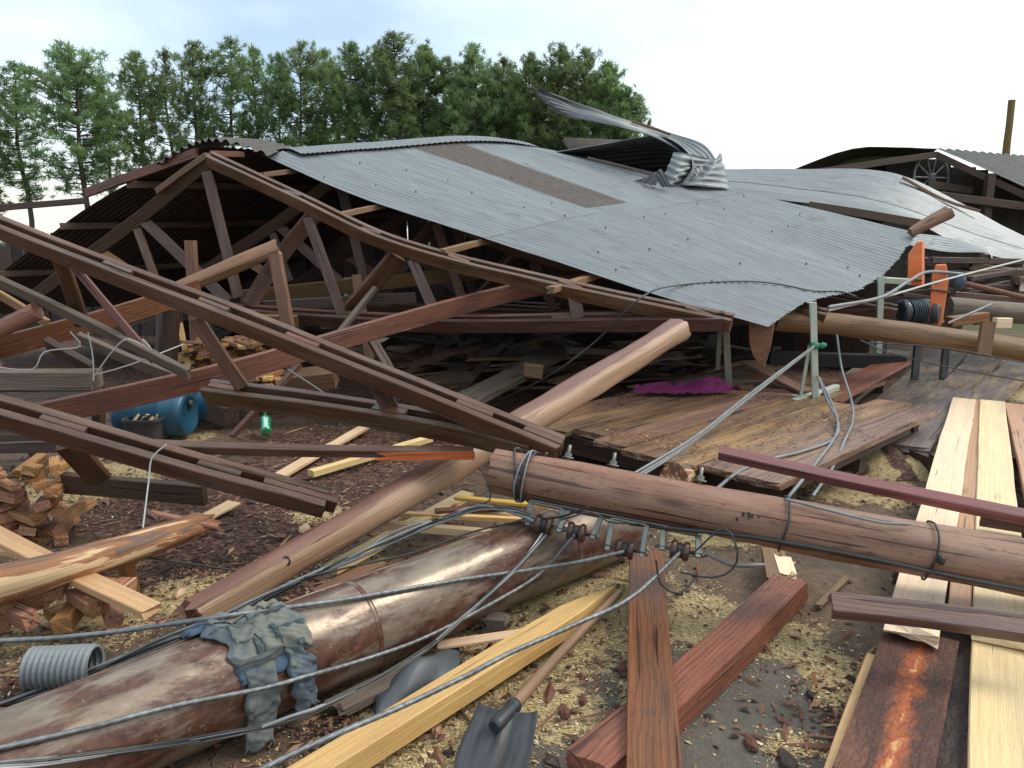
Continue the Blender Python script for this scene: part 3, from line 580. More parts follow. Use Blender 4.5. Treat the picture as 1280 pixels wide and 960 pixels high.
for i, (u, v, Y, k) in enumerate([(420, 95, 51, 2), (575, 92, 51, 5), (645, 95, 50, 5), (690, 90, 51, 3), (745, 95, 50, 5), (770, 115, 50, 5), (610, 95, 51, 5), (715, 110, 50, 5), (510, 100, 51, 3)]):
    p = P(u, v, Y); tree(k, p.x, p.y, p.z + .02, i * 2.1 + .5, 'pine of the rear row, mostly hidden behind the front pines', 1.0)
# low scrub under and beyond the trees
rnd = random.Random(21); vs = []; fs = []; gs = []
for i in range(420):
    x = rnd.uniform(-44, 14); y = rnd.uniform(47, 58); r = rnd.uniform(.4, 1.1); cz = rnd.uniform(.2, 1.3)
    for k in range(55):
        d = V((rnd.gauss(0, 1), rnd.gauss(0, 1), rnd.gauss(.2, .8))).normalized(); o = V((x, y, cz)) + d * r * rnd.uniform(.3, 1); o.z = max(.05, o.z)
        s = d.cross(V((rnd.random(), rnd.random(), rnd.random()))).normalized() * .06; b = len(vs); vs += [o - s, o + s, o + d * .28]; q = rnd.random() * .8; gs += [(q, 0, 0)] * 3; fs.append((b, b + 1, b + 2))
mb = MB(); mb.add(vs, fs, gs); tag(mb.build('undergrowth', 'pine_needles', origin=(0, 0, 0)), 'low green scrub under the row of pines', 'scrub', kind='stuff')
vs = []; fs = []; gs = []
for i in range(9000):
    x = rnd.uniform(-12, 3); y = rnd.uniform(16.5, 24); a = rnd.uniform(0, 6.28); h = rnd.uniform(.12, .45); b = len(vs); q = rnd.random()
    s = V((math.cos(a), math.sin(a), 0)) * .012; o = V((x, y, -.02)); vs += [o - s, o + s, o + V((rnd.gauss(0, .1), rnd.gauss(0, .1), h))]; gs += [(q, 0, 0)] * 3; fs.append((b, b + 1, b + 2))
mb = MB(); mb.add(vs, fs, gs); tag(mb.build('tall_grass', 'grass_blades', origin=(0, 0, 0)), 'bright green grass beyond the fallen shed', 'grass', kind='stuff')

# ------------------------------------------------------------------ collapsed shed: roof
def lin(a, b, n): return [tuple(a[k] + (b[k] - a[k]) * i / (n - 1) for k in range(3)) for i in range(n)]
c0 = [(322, 192, 8.9), (440, 243, 8.35), (565, 285, 7.8), (692, 326, 7.25), (825, 370, 6.75), (967, 411, 6.3)]
c1 = lin((455, 182, 10.0), (1022, 376, 7.25), 6); c2 = lin((595, 174, 11.2), (1098, 352, 8.25), 6)
c3 = [(692, 189, 12.2), (790, 209, 11.6), (900, 233, 11.0), (1000, 256, 10.4), (1080, 275, 9.9), (1152, 292, 9.4)]
RG = [[P(*c[i]) for c in (c0, c1, c2, c3)] for i in range(6)]
p00 = RG[0][0]
roof = thing('fallen_roof', 'large corrugated grey roof slope sagging over the wreckage, facing right', 'roof', (p00.x, p00.y, 0))
NC = 7; col_r = random.Random(4)
for j in range(NC):
    b0, b1 = j / NC, (j + 1) / NC + (.012 if j < NC - 1 else 0)
    lo = 0.47 + col_r.uniform(-.01, .01)
    if j == 3: o = sheet('roof_sheet', RG, 0.012, .43, b0, b1, 9, 'roof_fibre', roof, seed=j + 1, lift=.006, dents=.010); o['label'] = 'weathered brown fibre roof panel'
    else: o = sheet('roof_sheet', RG, 0, lo, b0, b1, 9, 'roof_metal', roof, seed=j + 1, lift=.003 + .004 * (j % 2), amp=.006, dents=.010)
    sheet('roof_sheet', RG, lo - .05 if j != 3 else .40, 1.0 + col_r.uniform(-.012, .008), b0, b1, 9, 'roof_metal', roof, seed=j + 11, lift=.004 * (j % 2), ragged=.008, na=18, amp=.006, dents=.010)
# screw heads on the sheets
mbs = MB()
bv = []; bf = []
N_ = 40
for i in range(N_ + 1):
    for j in range(N_ + 1): bv.append(spline2(RG, i / N_, j / N_))
for i in range(N_):
    for j in range(N_): k = i * (N_ + 1) + j; bf.append((k, k + 1, k + N_ + 2, k + N_ + 1))
RBVH = BVHTree.FromPolygons(bv, bf)
def on_roof(u, v, off=.03):
    d = ray(u, v).normalized(); h = RBVH.ray_cast(V((0, 0, CZ)), d)
    return h[0] - d * off * 2 + V((0, 0, off)) if h[0] else P(u, v, 7.3)
sr = random.Random(9)
for (u, v) in [(450, 204), (405, 222), (508, 213), (560, 226), (590, 241), (655, 260), (706, 270), (757, 285), (805, 272), (832, 268), (872, 256), (905, 262), (930, 245), (965, 290), (985, 283), (1000, 268), (812, 312), (748, 316), (690, 254), (640, 222), (600, 300), (770, 338), (860, 300), (1075, 345), (1060, 335), (1008, 330), (890, 352), (925, 330), (520, 240), (470, 232)]:
    q = on_roof(u, v, .012); lathe(mbs, [(-.02, .006), (.0, .009), (.006, .005)], q, (0.2, -.3, 1), 6, False)
mbs.build('roof_screw', 'steel_dark', roof)
# ridge flashing along the top
rdg = [RG[0][0].lerp(RG[0][0], 0)]
rp_ = [spline2(RG, 0.0, t / 10) for t in range(11)]
RC = [[q + V((-.22, .10, -.03)) for q in rp_], [q + V((-.07, .03, .03)) for q in rp_], [q + V((.07, -.03, .026)) for q in rp_], [q + V((.22, -.10, -.035)) for q in rp_]]
RCg = [list(x) for x in RC]
sheet('ridge_flashing', RCg, 0, 1, .08, .86, 50, 'roof_metal', roof, amp=.006, na=8, per=6, dents=.01)
rc2 = [[P(196, 206, 8.9), P(225, 200, 9.5), P(260, 196, 10)], [P(238, 182, 8.75), P(262, 178, 9.4), P(290, 178, 10)], [P(275, 176, 8.7), P(300, 175, 9.3), P(330, 177, 9.9)], [P(338, 194, 8.6), P(352, 188, 9.2), P(370, 186, 9.9)]]
sheet('ridge_cap', [list(q) for q in zip(*rc2)], 0, 1, 0, 1, 13, 'roof_dark', roof, amp=.02, na=10, per=10, seed=5)['label'] = 'dark bent corrugated ridge cap at the gable end'
# left slope, seen from below
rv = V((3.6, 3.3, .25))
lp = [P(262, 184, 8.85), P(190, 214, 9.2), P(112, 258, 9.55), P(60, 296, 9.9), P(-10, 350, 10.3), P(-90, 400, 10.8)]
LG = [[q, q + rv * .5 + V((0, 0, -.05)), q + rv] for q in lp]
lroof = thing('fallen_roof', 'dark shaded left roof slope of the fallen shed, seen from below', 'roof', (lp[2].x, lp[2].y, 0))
for j in range(5): sheet('roof_sheet', LG, .0, 1, j / 5, (j + 1) / 5 + (.01 if j < 4 else 0), 12, 'roof_dark', lroof, seed=j + 30, lift=.004 * (j % 2), na=16, per=6)  # weathered underside, with its shade put into the dark colour
for i, f in enumerate((.25, .5, .75)):
    q = spline2(LG, f, 0) + V((0, 0, -.06)); beam('purlin', [q - rv * .02, spline2(LG, f, .5) + V((0, 0, -.06)), spline2(LG, f, 1) + V((0, 0, -.06))], .06, .08, 'truss_wood', lroof)
beam('fascia_board', [P(108, 241, 9.45), P(180, 215, 9.1), P(246, 191, 8.75)], .05, .10, 'board_wood', lroof)
# purlins of the right slope with their ends sticking out
for f, ext in ((.06, .25), (.24, .45), (.45, .45), (.66, .5), (.86, .2)):
    cs_ = [spline2(RG, f, k / 8 * .97) for k in range(9)]; d = (cs_[0] - cs_[2]).normalized(); dn = V((-.02, -.02, -.075))
    beam('purlin', [cs_[0] + d * ext + dn] + [q + dn for q in cs_], .085, .055, 'post_wood', roof, jag=(.02, .01))
log('beam_end', [P(1138, 291, 9.3), P(1186, 266, 9.35)], .055, .085, 'post_wood', roof, jag=(.02, .05), n=10)

# ------------------------------------------------------------------ torn and curled sheets on the ridge
cu = thing('torn_roof_sheet', 'torn roof sheet curling up to a point above the ridge', 'roof sheet', tuple(P(800, 225, 11.4)))
T1 = [[P(664, 107, 11.2), P(672, 116, 11.25), P(684, 132, 11.3), P(696, 143, 11.35)], [P(708, 125, 11.4), P(714, 134, 11.4), P(722, 143, 11.3), P(730, 151, 11.2)], [P(760, 145, 11.5), P(766, 150, 11.4), P(772, 154, 11.2), P(780, 160, 11.1)],
      [P(802, 156, 11.6), P(806, 160, 11.5), P(812, 166, 11.3), P(820, 172, 11.2)], [P(838, 168, 11.6), P(842, 174, 11.5), P(846, 182, 11.3), P(852, 192, 11.1)], [P(880, 182, 11.5), P(876, 195, 11.3), P(868, 208, 11.0), P(866, 222, 10.8)], [P(905, 214, 11.2), P(895, 222, 11.0), P(880, 226, 10.8), P(872, 230, 10.6)]]
sheet('curled_sheet', T1, 0, 1, 0, 1, 8, 'roof_metal_old', cu, na=60, per=8, amp=.012, dents=.03, seed=3)
T1b = [[q + V((.1, .15, -.14)) for q in row] for row in T1[3:]]
beam('rusty_batten', [P(790, 152, 11.4), P(822, 162, 11.4), P(838, 168, 11.4)], .05, .03, 'board_wood', cu)
fe = [P(688, 193, 11.75), P(735, 184, 11.6), P(785, 174, 11.45), P(822, 170, 11.3), P(848, 180, 11.1), P(866, 203, 10.85), P(852, 229, 10.65)]
T2 = [[q, q + V((.30, .55, .02 - .05 * k)), q + V((.55, 1.2, -.22 - .05 * k)), q + V((.7, 1.7, -.75))] for k, q in enumerate(fe)]
fs_ = thing('torn_roof_sheet', 'folded roof sheet forming a dark open arch beside the ridge', 'roof sheet', tuple(P(760, 225, 11.6)))
sheet('folded_sheet', T2, 0, 1, 0, 1, 14, 'roof_metal_old', fs_, na=40, per=7, amp=.012, dents=.03, seed=6)
hb = [[P(690, 193, 11.9), P(730, 196, 13.2)], [P(770, 208, 11.4), P(800, 208, 13.0)], [P(850, 226, 11.1), P(880, 222, 12.6)]]
sheet('shade_sheet', hb, 0, 1, 0, 1, 10, 'roof_dark', fs_, na=16, seed=12)  # dark sheet added to stand for the shade inside the arch
fold = [[P(822, 230, 10.75), P(836, 205, 10.8), P(842, 190, 10.9)], [P(838, 231, 10.6), P(850, 212, 10.7), P(860, 192, 10.9)], [P(846, 231, 10.75), P(872, 212, 11.0), P(886, 198, 11.2)], [P(868, 231, 10.6), P(888, 214, 10.8), P(898, 196, 11.2)], [P(912, 234, 10.8), P(908, 215, 11.1), P(900, 188, 11.6)]]
sheet('crumpled_end', fold, 0, 1, 0, 1, 5, 'roof_metal_old', fs_, na=30, per=8, amp=.014, dents=.04, seed=7, ragged=.02)
lf = [[P(820, 232, 10.5), P(790, 226, 10.6)], [P(826, 210, 10.4), P(815, 222, 10.5)], [P(838, 232, 10.45), P(828, 234, 10.5)]]
sheet('flap', lf, 0, 1, 0, 1, 3, 'roof_metal_old', fs_, na=14, per=8, amp=.012, dents=.03, seed=9)
sh = [[P(704, 172, 13.0), P(706, 180, 12.9), P(712, 188, 12.8)], [P(760, 174, 13.2), P(762, 180, 13.0), P(765, 186, 12.8)], [P(830, 178, 13.4), P(830, 184, 13.2), P(830, 190, 13.0)]]
tag(sheet('roof_sheet', sh, 0, 1, 0, 1, 6, 'roof_dark', None, na=12, seed=8), 'narrow brownish sheet lying behind the dark arch on the ridge', 'roof sheet')
beam('batten', [P(735, 197, 11.0), P(780, 208, 11.0), P(818, 220, 10.9)], .03, .03, 'grey_wood', fs_)

# ------------------------------------------------------------------ second fallen roof on the right
r2t = [(905, 212, 15.5), (1000, 212, 15), (1095, 213, 14.5), (1140, 224, 14.2), (1200, 254, 13.8), (1300, 306, 13.2)]
r2m = [(905, 226, 13.8), (985, 234, 13.4), (1065, 243, 13.0), (1130, 260, 12.7), (1200, 285, 12.4), (1300, 318, 12)]
r2b = [(890, 242, 12.4), (985, 252, 12), (1070, 262, 11.7), (1142, 279, 11.4), (1212, 312, 11.2), (1300, 336, 11)]
G2 = [[P(*r2t[i]), P(*r2m[i]), P(*r2b[i])] for i in range(6)]
r2 = thing('fallen_roof', 'second collapsed corrugated roof slope behind the orange machine', 'roof', (P(*r2b[3]).x, P(*r2b[3]).y, 0))
for j in range(4): sheet('roof_sheet', G2, 0, .99 - .02 * (j % 2), j / 4, (j + 1) / 4 + (.012 if j < 3 else 0), 9, 'roof_metal', r2, seed=j + 50, lift=.01 * (j % 2), na=24, per=6, dents=.022)
lo2 = [[P(1105, 288, 11.0), P(1110, 300, 10.6)], [P(1180, 296, 10.9), P(1180, 314, 10.5)], [P(1222, 306, 10.8), P(1232, 316, 10.4)], [P(1242, 308, 10.8), P(1240, 324, 10.3)]]
sheet('roof_sheet', lo2, 0, 1, 0, 1, 6, 'roof_metal', r2, seed=60, na=16)
beam('ridge_board', [P(1012, 257, 10.6), P(1080, 267, 10.6), P(1158, 281, 10.6)], .05, .11, 'dark_wood', r2)
beam('batten', [P(1128, 222, 13.9), P(1180, 250, 13.5), P(1225, 264, 13.2)], .06, .05, 'post_wood', r2)

# ------------------------------------------------------------------ dark open shed far right
ds = thing('open_shed', 'dark open gabled shed behind the fallen roofs at far right', 'shed', (P(1150, 300, 18).x, 18, 0))
ap = P(1172, 186, 18.0); rb = V((3.2, 7.5, .1)); le = P(985, 213, 17.2); re = P(1330, 258, 16.6)
lg = [[q, q + rb] for q in (ap, P(1120, 184, 17.8), P(1066, 186, 17.5), P(1002, 208, 17.2), P(955, 228, 17.0))]
rb2 = (P(1330, 199, 20.2) - ap) * 1.6; rg_ = [[ap, ap + rb2], [ap.lerp(re, .5) + V((0, 0, .03)), ap.lerp(re, .5) + rb2 + V((0, 0, .03))], [re, re + rb2]]
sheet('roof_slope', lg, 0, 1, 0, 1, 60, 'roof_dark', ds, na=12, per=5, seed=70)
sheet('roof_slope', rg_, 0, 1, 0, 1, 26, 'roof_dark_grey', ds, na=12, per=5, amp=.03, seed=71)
def quadm(pts, name, mat, parent):
    mb = MB(); a, b_, c, d = [V(p) for p in pts]; n = (b_ - a).cross(d - a).normalized() * .03
    vs = [a, b_, c, d, a + n, b_ + n, c + n, d + n]; L = (b_ - a).length; H = (d - a).length
    mb.add(vs, [(0, 3, 2, 1), (4, 5, 6, 7), (0, 1, 5, 4), (1, 2, 6, 5), (2, 3, 7, 6), (3, 0, 4, 7)], [(0, 0, 0), (L, 0, 0), (L, H, 0), (0, H, 0)] * 2); return mb.build(name, mat, parent)
bk = ap + rb
lprof = [P(955, 228, 17.0), P(1002, 208, 17.2), P(1066, 186, 17.5), P(1120, 184, 17.8), ap]
rn_ = (re - ap).cross(rb2)
def shed_z(x, y):                      # height of the roof above a point of the shed floor
    k = (y - ap.y) / rb.y; xs_ = x - rb.x * k
    if xs_ < ap.x:
        for a, b_ in zip(lprof, lprof[1:]):
            if xs_ <= b_.x: return a.z + (b_.z - a.z) * max(0, (xs_ - a.x) / (b_.x - a.x)) + rb.z * k
    return ap.z - (rn_.x * (x - ap.x) + rn_.y * (y - ap.y)) / rn_.z
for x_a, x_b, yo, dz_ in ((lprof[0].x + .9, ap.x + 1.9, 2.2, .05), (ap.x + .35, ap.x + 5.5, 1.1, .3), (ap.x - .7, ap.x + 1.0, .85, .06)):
    for i in range(int((x_b - x_a) / .30)):            # far walls of near-black boards, added so the inside reads dark
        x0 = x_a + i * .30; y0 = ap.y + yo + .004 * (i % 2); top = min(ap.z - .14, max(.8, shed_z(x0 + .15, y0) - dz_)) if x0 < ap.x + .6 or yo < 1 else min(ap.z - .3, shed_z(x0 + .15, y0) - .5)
        quadm([(x0, y0, 0), (x0 + .295, y0, 0), (x0 + .295, y0, top), (x0, y0, top)], 'dark_fill_board', 'shade_wood', ds)
for u, v0, v1, Y in ((1010, 212, 330, 17.3), (1238, 215, 330, 17.2), (1300, 245, 330, 16.8), (1110, 200, 330, 20)): beam('post', [(P(u, v0, Y).x, Y, -.02), P(u, v0 + 3, Y)], .16, .16, 'dark_wood', ds, up=(0, 1, 0))
beam('tie_beam', [P(1000, 222, 17.4), P(1310, 262, 16.9)], .08, .16, 'dark_wood', ds)
beam('rafter', [ap + V((0, .05, -.12)), le + V((0, .05, -.12))], .08, .14, 'dark_wood', ds); beam('rafter', [ap + V((0, .05, -.12)), re + V((0, .05, -.12))], .08, .14, 'dark_wood', ds)
beam('cross_board', [P(1160, 230, 18.3), P(1215, 238, 18.3)], .05, .16, 'grey_wood', ds)
# flywheel leaning inside
wc = P(1164, 222, 18.4); wh = thing('flywheel', 'large thin spoked iron wheel inside the dark open shed', 'wheel', tuple(wc))
ax = V((.35, -1, .1)).normalized(); sd = ax.cross(V((0, 0, 1))).normalized(); tp = sd.cross(ax)
tube('rim', [wc + (sd * math.cos(a * .1963) + tp * math.sin(a * .1963)) * .52 for a in range(33)], .035, 'grey_wire', wh, n=8, step=.05)
for k in range(10):
    d = sd * math.cos(k * .628) + tp * math.sin(k * .628); tube('spoke', [wc + d * .08, wc + d * .50], .018, 'grey_wire', wh, n=6, step=.3)
mb = MB(); lathe(mb, [(-.08, .07), (-.07, .09), (.07, .09), (.08, .07)], wc, ax, 12); mb.build('hub', 'grey_wire', wh)
log('wooden_pole', [V((P(1258, 190, 26).x, 26, -.02)), P(1265, 125, 26)], .13, .11, 'post_wood', None, 'bare wooden pole standing behind the dark shed', 'pole', n=12, step=.4)

# ------------------------------------------------------------------ trusses
def chord(parent, pts, w, h, gap, up, mat='truss_wood', name='chord_board', spacers=()):
    """two boards on edge with spacer blocks between them"""
    pts = [V(p) for p in pts]; up = V(up)
    t = (pts[-1] - pts[0]).normalized(); sd = t.cross(up).normalized(); tp = sd.cross(t)
    for s in (-1, 1): beam(name, [p + sd * s * (w + gap) / 2 for p in pts], w, h, mat, parent, up=up, amp=.004, jag=(.006, .01))
    path = catmull(pts, 100)
    for f in spacers:
        c = path[min(len(path) - 2, int(f * (len(path) - 1)))]; beam('spacer_block', [c - t * .11 + tp * .004, c + t * .11 + tp * .004], gap - .004, h * .94, 'board_wood' if f in (.68, .55, .06) else 'truss_wood', parent, up=up, amp=0)
# front truss, leaning towards the viewer
fa = plane_of(P(0, 283, 5.2), P(702, 563, 3.95), P(285, 490, 4.9))
ta = thing('fallen_truss', 'front fallen roof truss crossing from left edge down to the pole tip', 'truss', (P(400, 450, 4.5).x, 4.5, 0))
chord(ta, [P(0, 285, 5.2) * 1.75 - fa(250, 381) * .75, P(0, 285, 5.2), fa(250, 381), fa(470, 469), P(700, 561, 3.95)], .040, .112, .038, (.1, -.62, 1), spacers=(.1, .42, .56, .68, .9, .985))
beam('support_post', [P(0, 285, 5.2) * 1.6 - fa(250, 381) * .6 + V((0, .1, -.05)), V((-3.75, 5.9, -.03))], .09, .09, 'post_wood', ta, up=(0, 1, 0))
chord(ta, [fa(262, 489), fa(400, 507), fa(560, 533), fa(668, 560)], .04, .12, .05, (.1, -.62, 1), 'truss_wood', spacers=(.06, .60, .93))
for a, b_, w_, m_ in (((243, 398), (302, 485), .085, 'truss_wood'), ((470, 478), (490, 516), .10, 'truss_wood'), ((72, 322), (102, 408), .10, 'truss_wood'), ((92, 335), (192, 452), .05, 'board_wood')):
    beam('web_board', [fa(*a) + V((0, .02, 0)), fa(*b_) + V((0, .02, 0))], .04, w_, m_, ta, up=V((0, -1, .3)).cross(fa(*b_) - fa(*a)))
# lower-left truss
fc = plane_of(P(0, 515, 3.75), P(405, 630, 3.95), P(160, 612, 4.15))
tcn_ = thing('fallen_truss', 'lower left fallen truss ending in a square sawn tip above the bark', 'truss', (P(200, 600, 4).x, 4.0, 0))
chord(tcn_, [fc(-330, 419), fc(-60, 497), fc(120, 549), fc(260, 589), P(408, 629, 3.95)], .046, .106, .042, (.15, -.55, 1), 'truss_wood', spacers=(.16, .52, .80, .92, .98))
beam('bottom_chord', [fc(75, 606) + V((0, .05, 0)), fc(252, 622) + V((0, .05, 0))], .045, .125, 'dark_wood', tcn_, up=(0, -.2, 1))
beam('web_board', [fc(78, 560) + V((0, .06, 0)), fc(118, 604) + V((0, .06, 0))], .04, .13, 'truss_wood', tcn_, up=(1, 0, .4))
beam('bottom_chord', [fc(-40, 566) + V((0, .1, 0)), fc(62, 564) + V((0, .1, 0))], .04, .06, 'dark_wood', tcn_)
# gable truss under the roof
APX = (262, 199, 8.3); fb = plane_of(P(*APX), P(912, 405, 6.3), P(290, 388, 8.1))
tb = thing('gable_truss', 'standing gable truss with sagging top chord holding the grey roof', 'truss', (P(500, 450, 7.3).x, 7.3, 0))
chord(tb, [P(*APX), fb(380, 254), fb(470, 297), fb(560, 326), fb(650, 348), fb(780, 377), P(914, 404, 6.3)], .045, .122, .042, (0, -.5, 1), spacers=(.2, .38, .55, .75, .95))
chord(tb, [fb(250, 384), fb(380, 396), fb(540, 404), fb(720, 403), fb(905, 401)], .045, .125, .05, (0, -.5, 1), spacers=(.1, .35, .75))
chord(tb, [P(*APX) + V((0, .02, 0)), fb(180, 268), fb(110, 320), fb(40, 372)], .045, .13, .05, (0, -.4, 1), 'dark_wood')
for a, b_, w_, m_ in (((258, 215), (298, 372), .11, 'truss_wood'), ((385, 272), (427, 392), .10, 'truss_wood'), ((515, 325), (545, 394), .10, 'truss_wood'), ((717, 368), (722, 398), .12, 'truss_wood'), ((168, 276), (196, 352), .09, 'truss_wood'), ((178, 274), (286, 378), .12, 'truss_wood'), ((120, 310), (160, 338), .11, 'post_wood')):
    beam('web_board', [fb(*a), fb(*b_)], .042, w_, m_, tb, up=V((0, -1, .2)).cross(fb(*b_) - fb(*a)))
beam('brace_board', [fb(376, 262) + V((.1, .3, 0)), fb(352, 310) + V((0, .2, 0)), fb(330, 345) + V((0, .1, 0)), fb(312, 382)], .05, .16, 'truss_wood', tb, up=(1, .3, .5))
beam('brace_board', [fb(494, 320) + V((0, .15, 0)), fb(430, 395) + V((0, .1, 0))], .05, .2, 'truss_wood', tb, up=(1, 0, .8))
# trusses further in, half hidden
rd = V((.76, .65, .02)); seg = [o for o in C.objects if o.parent == tb]
for k, lb in ((1.55, 'second gable truss standing in the dark just behind the front one'), (3.1, 'rear gable truss deepest in the dark of the fallen shed')):
    r_ = thing('gable_truss', lb, 'truss', V(tb.location) + rd * k)
    for o in seg:
        if o.name.startswith(('chord', 'web', 'brace')): c = o.copy(); C.objects.link(c); c.parent = r_; c.location.z -= .05 * k
# loose sticks on the gable
beam('batten', [P(197, 239, 8.35), P(228, 216, 8.3), P(259, 194, 8.25)], .07, .06, 'post_wood', None, 'pale short batten jutting left from the gable apex', 'batten', jag=(.015, .015))
beam('batten', [P(-30, 262, 9.0), P(107, 251, 9.3)], .06, .07, 'dark_wood', None, 'thin dark rail running to left edge below the pines', 'rail')
beam('batten', [P(262, 192, 8.5), P(305, 193, 8.7)], .05, .06, 'board_wood', None, 'short reddish batten right of the gable apex', 'batten')
log('round_pole', [P(346, 309, 7.2), P(290, 333, 7.05), P(222, 362, 6.9)], .072, .07, 'post_wood', None, 'short round brown pole slanting down under the gable', 'pole', jag=(.02, .02))
beam('board', [P(-260, 505, 5.6), P(-40, 445, 5.9), P(60, 418, 6.1), P(150, 394, 6.4), P(250, 361, 6.8)], .045, .17, 'red_wood', None, 'reddish board on edge rising from left edge to round pole', 'board', up=(0, -.15, 1))
beam('board', [P(48, 519, 5.0), P(282, 466, 5.5), P(500, 403, 6.6), P(640, 366, 7.4), P(740, 348, 8.1)], .045, .165, 'board_wood', None, 'long reddish board slanting up behind the front truss', 'board', up=(0, -.2, 1))
beam('post', [P(238, 301, 7.5), P(246, 440, 7.5)], .09, .09, 'post_wood', None, 'pale square-topped post behind the short round pole', 'post', up=(0, 1, 0))
beam('post', [P(344, 318, 7.0), P(363, 425, 7.0), P(368, 485, 7.0)], .10, .10, 'post_wood', None, 'light brown post at the right end of round pole', 'post', up=(0, 1, 0))
log('round_post', [P(212, 386, 6.9), P(206, 470, 6.9), P(204, 512, 6.9)], .095, .10, 'dark_wood', None, 'thick round post behind the front truss at left', 'post')
beam('board', [P(-200, 258, 5.5), P(-20, 343, 5.3), P(110, 404, 5.15), P(236, 468, 5.0)], .04, .09, 'grey_wood', None, 'grey board slanting down right from left edge behind front truss', 'board', up=(0, -.6, 1))
beam('board', [P(100, 422, 5.6), P(170, 452, 5.5), P(232, 476, 5.4)], .04, .10, 'grey_wood', None, 'short grey board parallel beneath the slanting grey one', 'board', up=(0, -.6, 1))
beam('board', [P(-20, 356, 5.8), P(60, 404, 5.7)], .04, .06, 'post_wood', None, 'narrow brown strip at left edge above the log stub', 'strip')
log('log_stub', [P(-25, 424, 5.3), P(46, 388, 5.2)], .06, .065, 'fire_wood', None, 'small split log with orange sawn end at left edge', 'log', n=7)
beam('board', [P(60, 430, 5.8), P(118, 462, 5.7)], .05, .13, 'dark_wood', None, 'dark brown board stub under the red board at left', 'board', up=(0, -.7, 1))
for i, (v0, h_, Y, lb) in enumerate(((475, .135, 5.55, 'upper grey plank of the low stack at left edge'), (497, .11, 5.55, 'lower grey plank of the low stack at left edge'), (513, .07, 5.6, 'bottom dark plank of the low stack at left edge'))):
    beam('plank', [P(-320, v0, Y), P(121, v0 - 1, Y)], .18 - .02 * i, h_, 'grey_wood' if i < 2 else 'dark_wood', None, lb, 'plank', amp=.003)
beam('plank', [P(-320, 547, 5.4), P(118, 540, 5.4)], .3, .05, 'dark_wood', None, 'dark flat plank under the grey stack at left edge', 'plank')
beam('post', [P(122, 480, 5.75), P(124, 550, 5.75)], .07, .08, 'dark_wood', None, 'short dark post at the end of the grey stack', 'post', up=(0, 1, 0))
for pts, lb in (([P(-10, 458, 5.2), P(40, 462, 5.1), P(56, 440, 5.1), P(100, 433, 5.1), P(88, 415, 5.15)], 'pale wire looped over the red board end at left'), ([P(118, 470, 5.1), P(140, 440, 5.05), P(160, 424, 5.0), P(190, 438, 5.0), P(178, 424, 5.0)], 'pale curly wire on the slanting grey board'), ([P(110, 415, 5.1), P(116, 445, 5.1), P(117, 476, 5.1)], 'short pale wire hanging over the plank stack'), ([P(122, 468, 5.2), P(165, 455, 5.1), P(230, 430, 5.3)], 'thin pale wire running right from the plank stack')):
    tube('wire', pts, .005, 'white_wire', None, lb, 'wire', n=5)
# interior boards behind the gable truss
r5 = random.Random(55)
for (a, b_, Y0, Y1, w_, h_, m_, lb) in [
    ((300, 372), (600, 340), 8.6, 9.2, .04, .17, 'post_wood', 'long brown board behind gable truss in the shade, upper one'), ((330, 382), (520, 372), 8.5, 8.6, .04, .12, 'grey_wood', 'grey board lying level behind the gable truss webs'),
    ((445, 345), (465, 470), 8.4, 8.0, .10, .10, 'post_wood', 'leaning post between gable truss webs'), ((460, 415), (492, 470), 7.2, 7.0, .09, .05, 'truss_wood', 'thin board leaning below the bottom chord'),
    ((290, 400), (372, 402), 7.6, 7.6, .06, .13, 'post_wood', 'light board just under the left end of the bottom chord'), ((405, 440), (470, 360), 6.9, 7.4, .05, .05, 'grey_wood', 'thin grey stick leaning against the long red board'), ((290, 545), (375, 455), 5.9, 6.4, .045, .045, 'truss_wood', 'thin dark stick leaning below the front truss'),
    ((355, 478), (420, 470), 7.0, 7.0, .2, .16, 'post_wood', 'block of pale timber on the floor under the shed'), ((270, 455), (345, 478), 7.2, 7.1, .2, .2, 'post_wood', 'pale timber block beside the offcut heap'), ((225, 405), (236, 460), 7.3, 7.2, .05, .12, 'yellow_wood', 'pale yellow board upright left of the offcut heap')]:
    beam('board', [P(a[0], a[1], Y0), P(b_[0], b_[1], Y1)], w_, h_, m_, None, lb, 'board', up=(0, -.3, 1))
# slab-and-board rubble on the floor under the shed
for i in range(46):
    u = r5.uniform(470, 880); v = r5.uniform(425, 480); z = r5.uniform(.04, .34); p = G(u, v + 14, z); a = r5.gauss(.55, .45); L = r5.uniform(.7, 2.4); d = V((math.cos(a), math.sin(a), r5.uniform(-.10, .10)))
    if p.y > 11.5: continue
    e = p + d * L; e.z = max(.05, e.z)
    bw_ = r5.uniform(.07, .2); bm_ = r5.choice(('dark_wood', 'grey_wood', 'truss_wood', 'dark_wood', 'board_wood', 'post_wood'))
    beam('broken_board', [p, p.lerp(e, .5) + V((0, 0, .02)), e], bw_, r5.uniform(.02, .04), bm_, None, '%s %s broken board in the jumbled heap under the fallen roof' % ('wide' if bw_ > .14 else 'narrow', {'dark_wood': 'dark', 'grey_wood': 'grey', 'truss_wood': 'brown', 'board_wood': 'reddish', 'post_wood': 'pale brown'}[bm_]), 'board', 'jumbled boards under the fallen roof', up=(r5.gauss(0, .3), r5.gauss(0, .3), 1), jag=(.04, .05), fine=True)
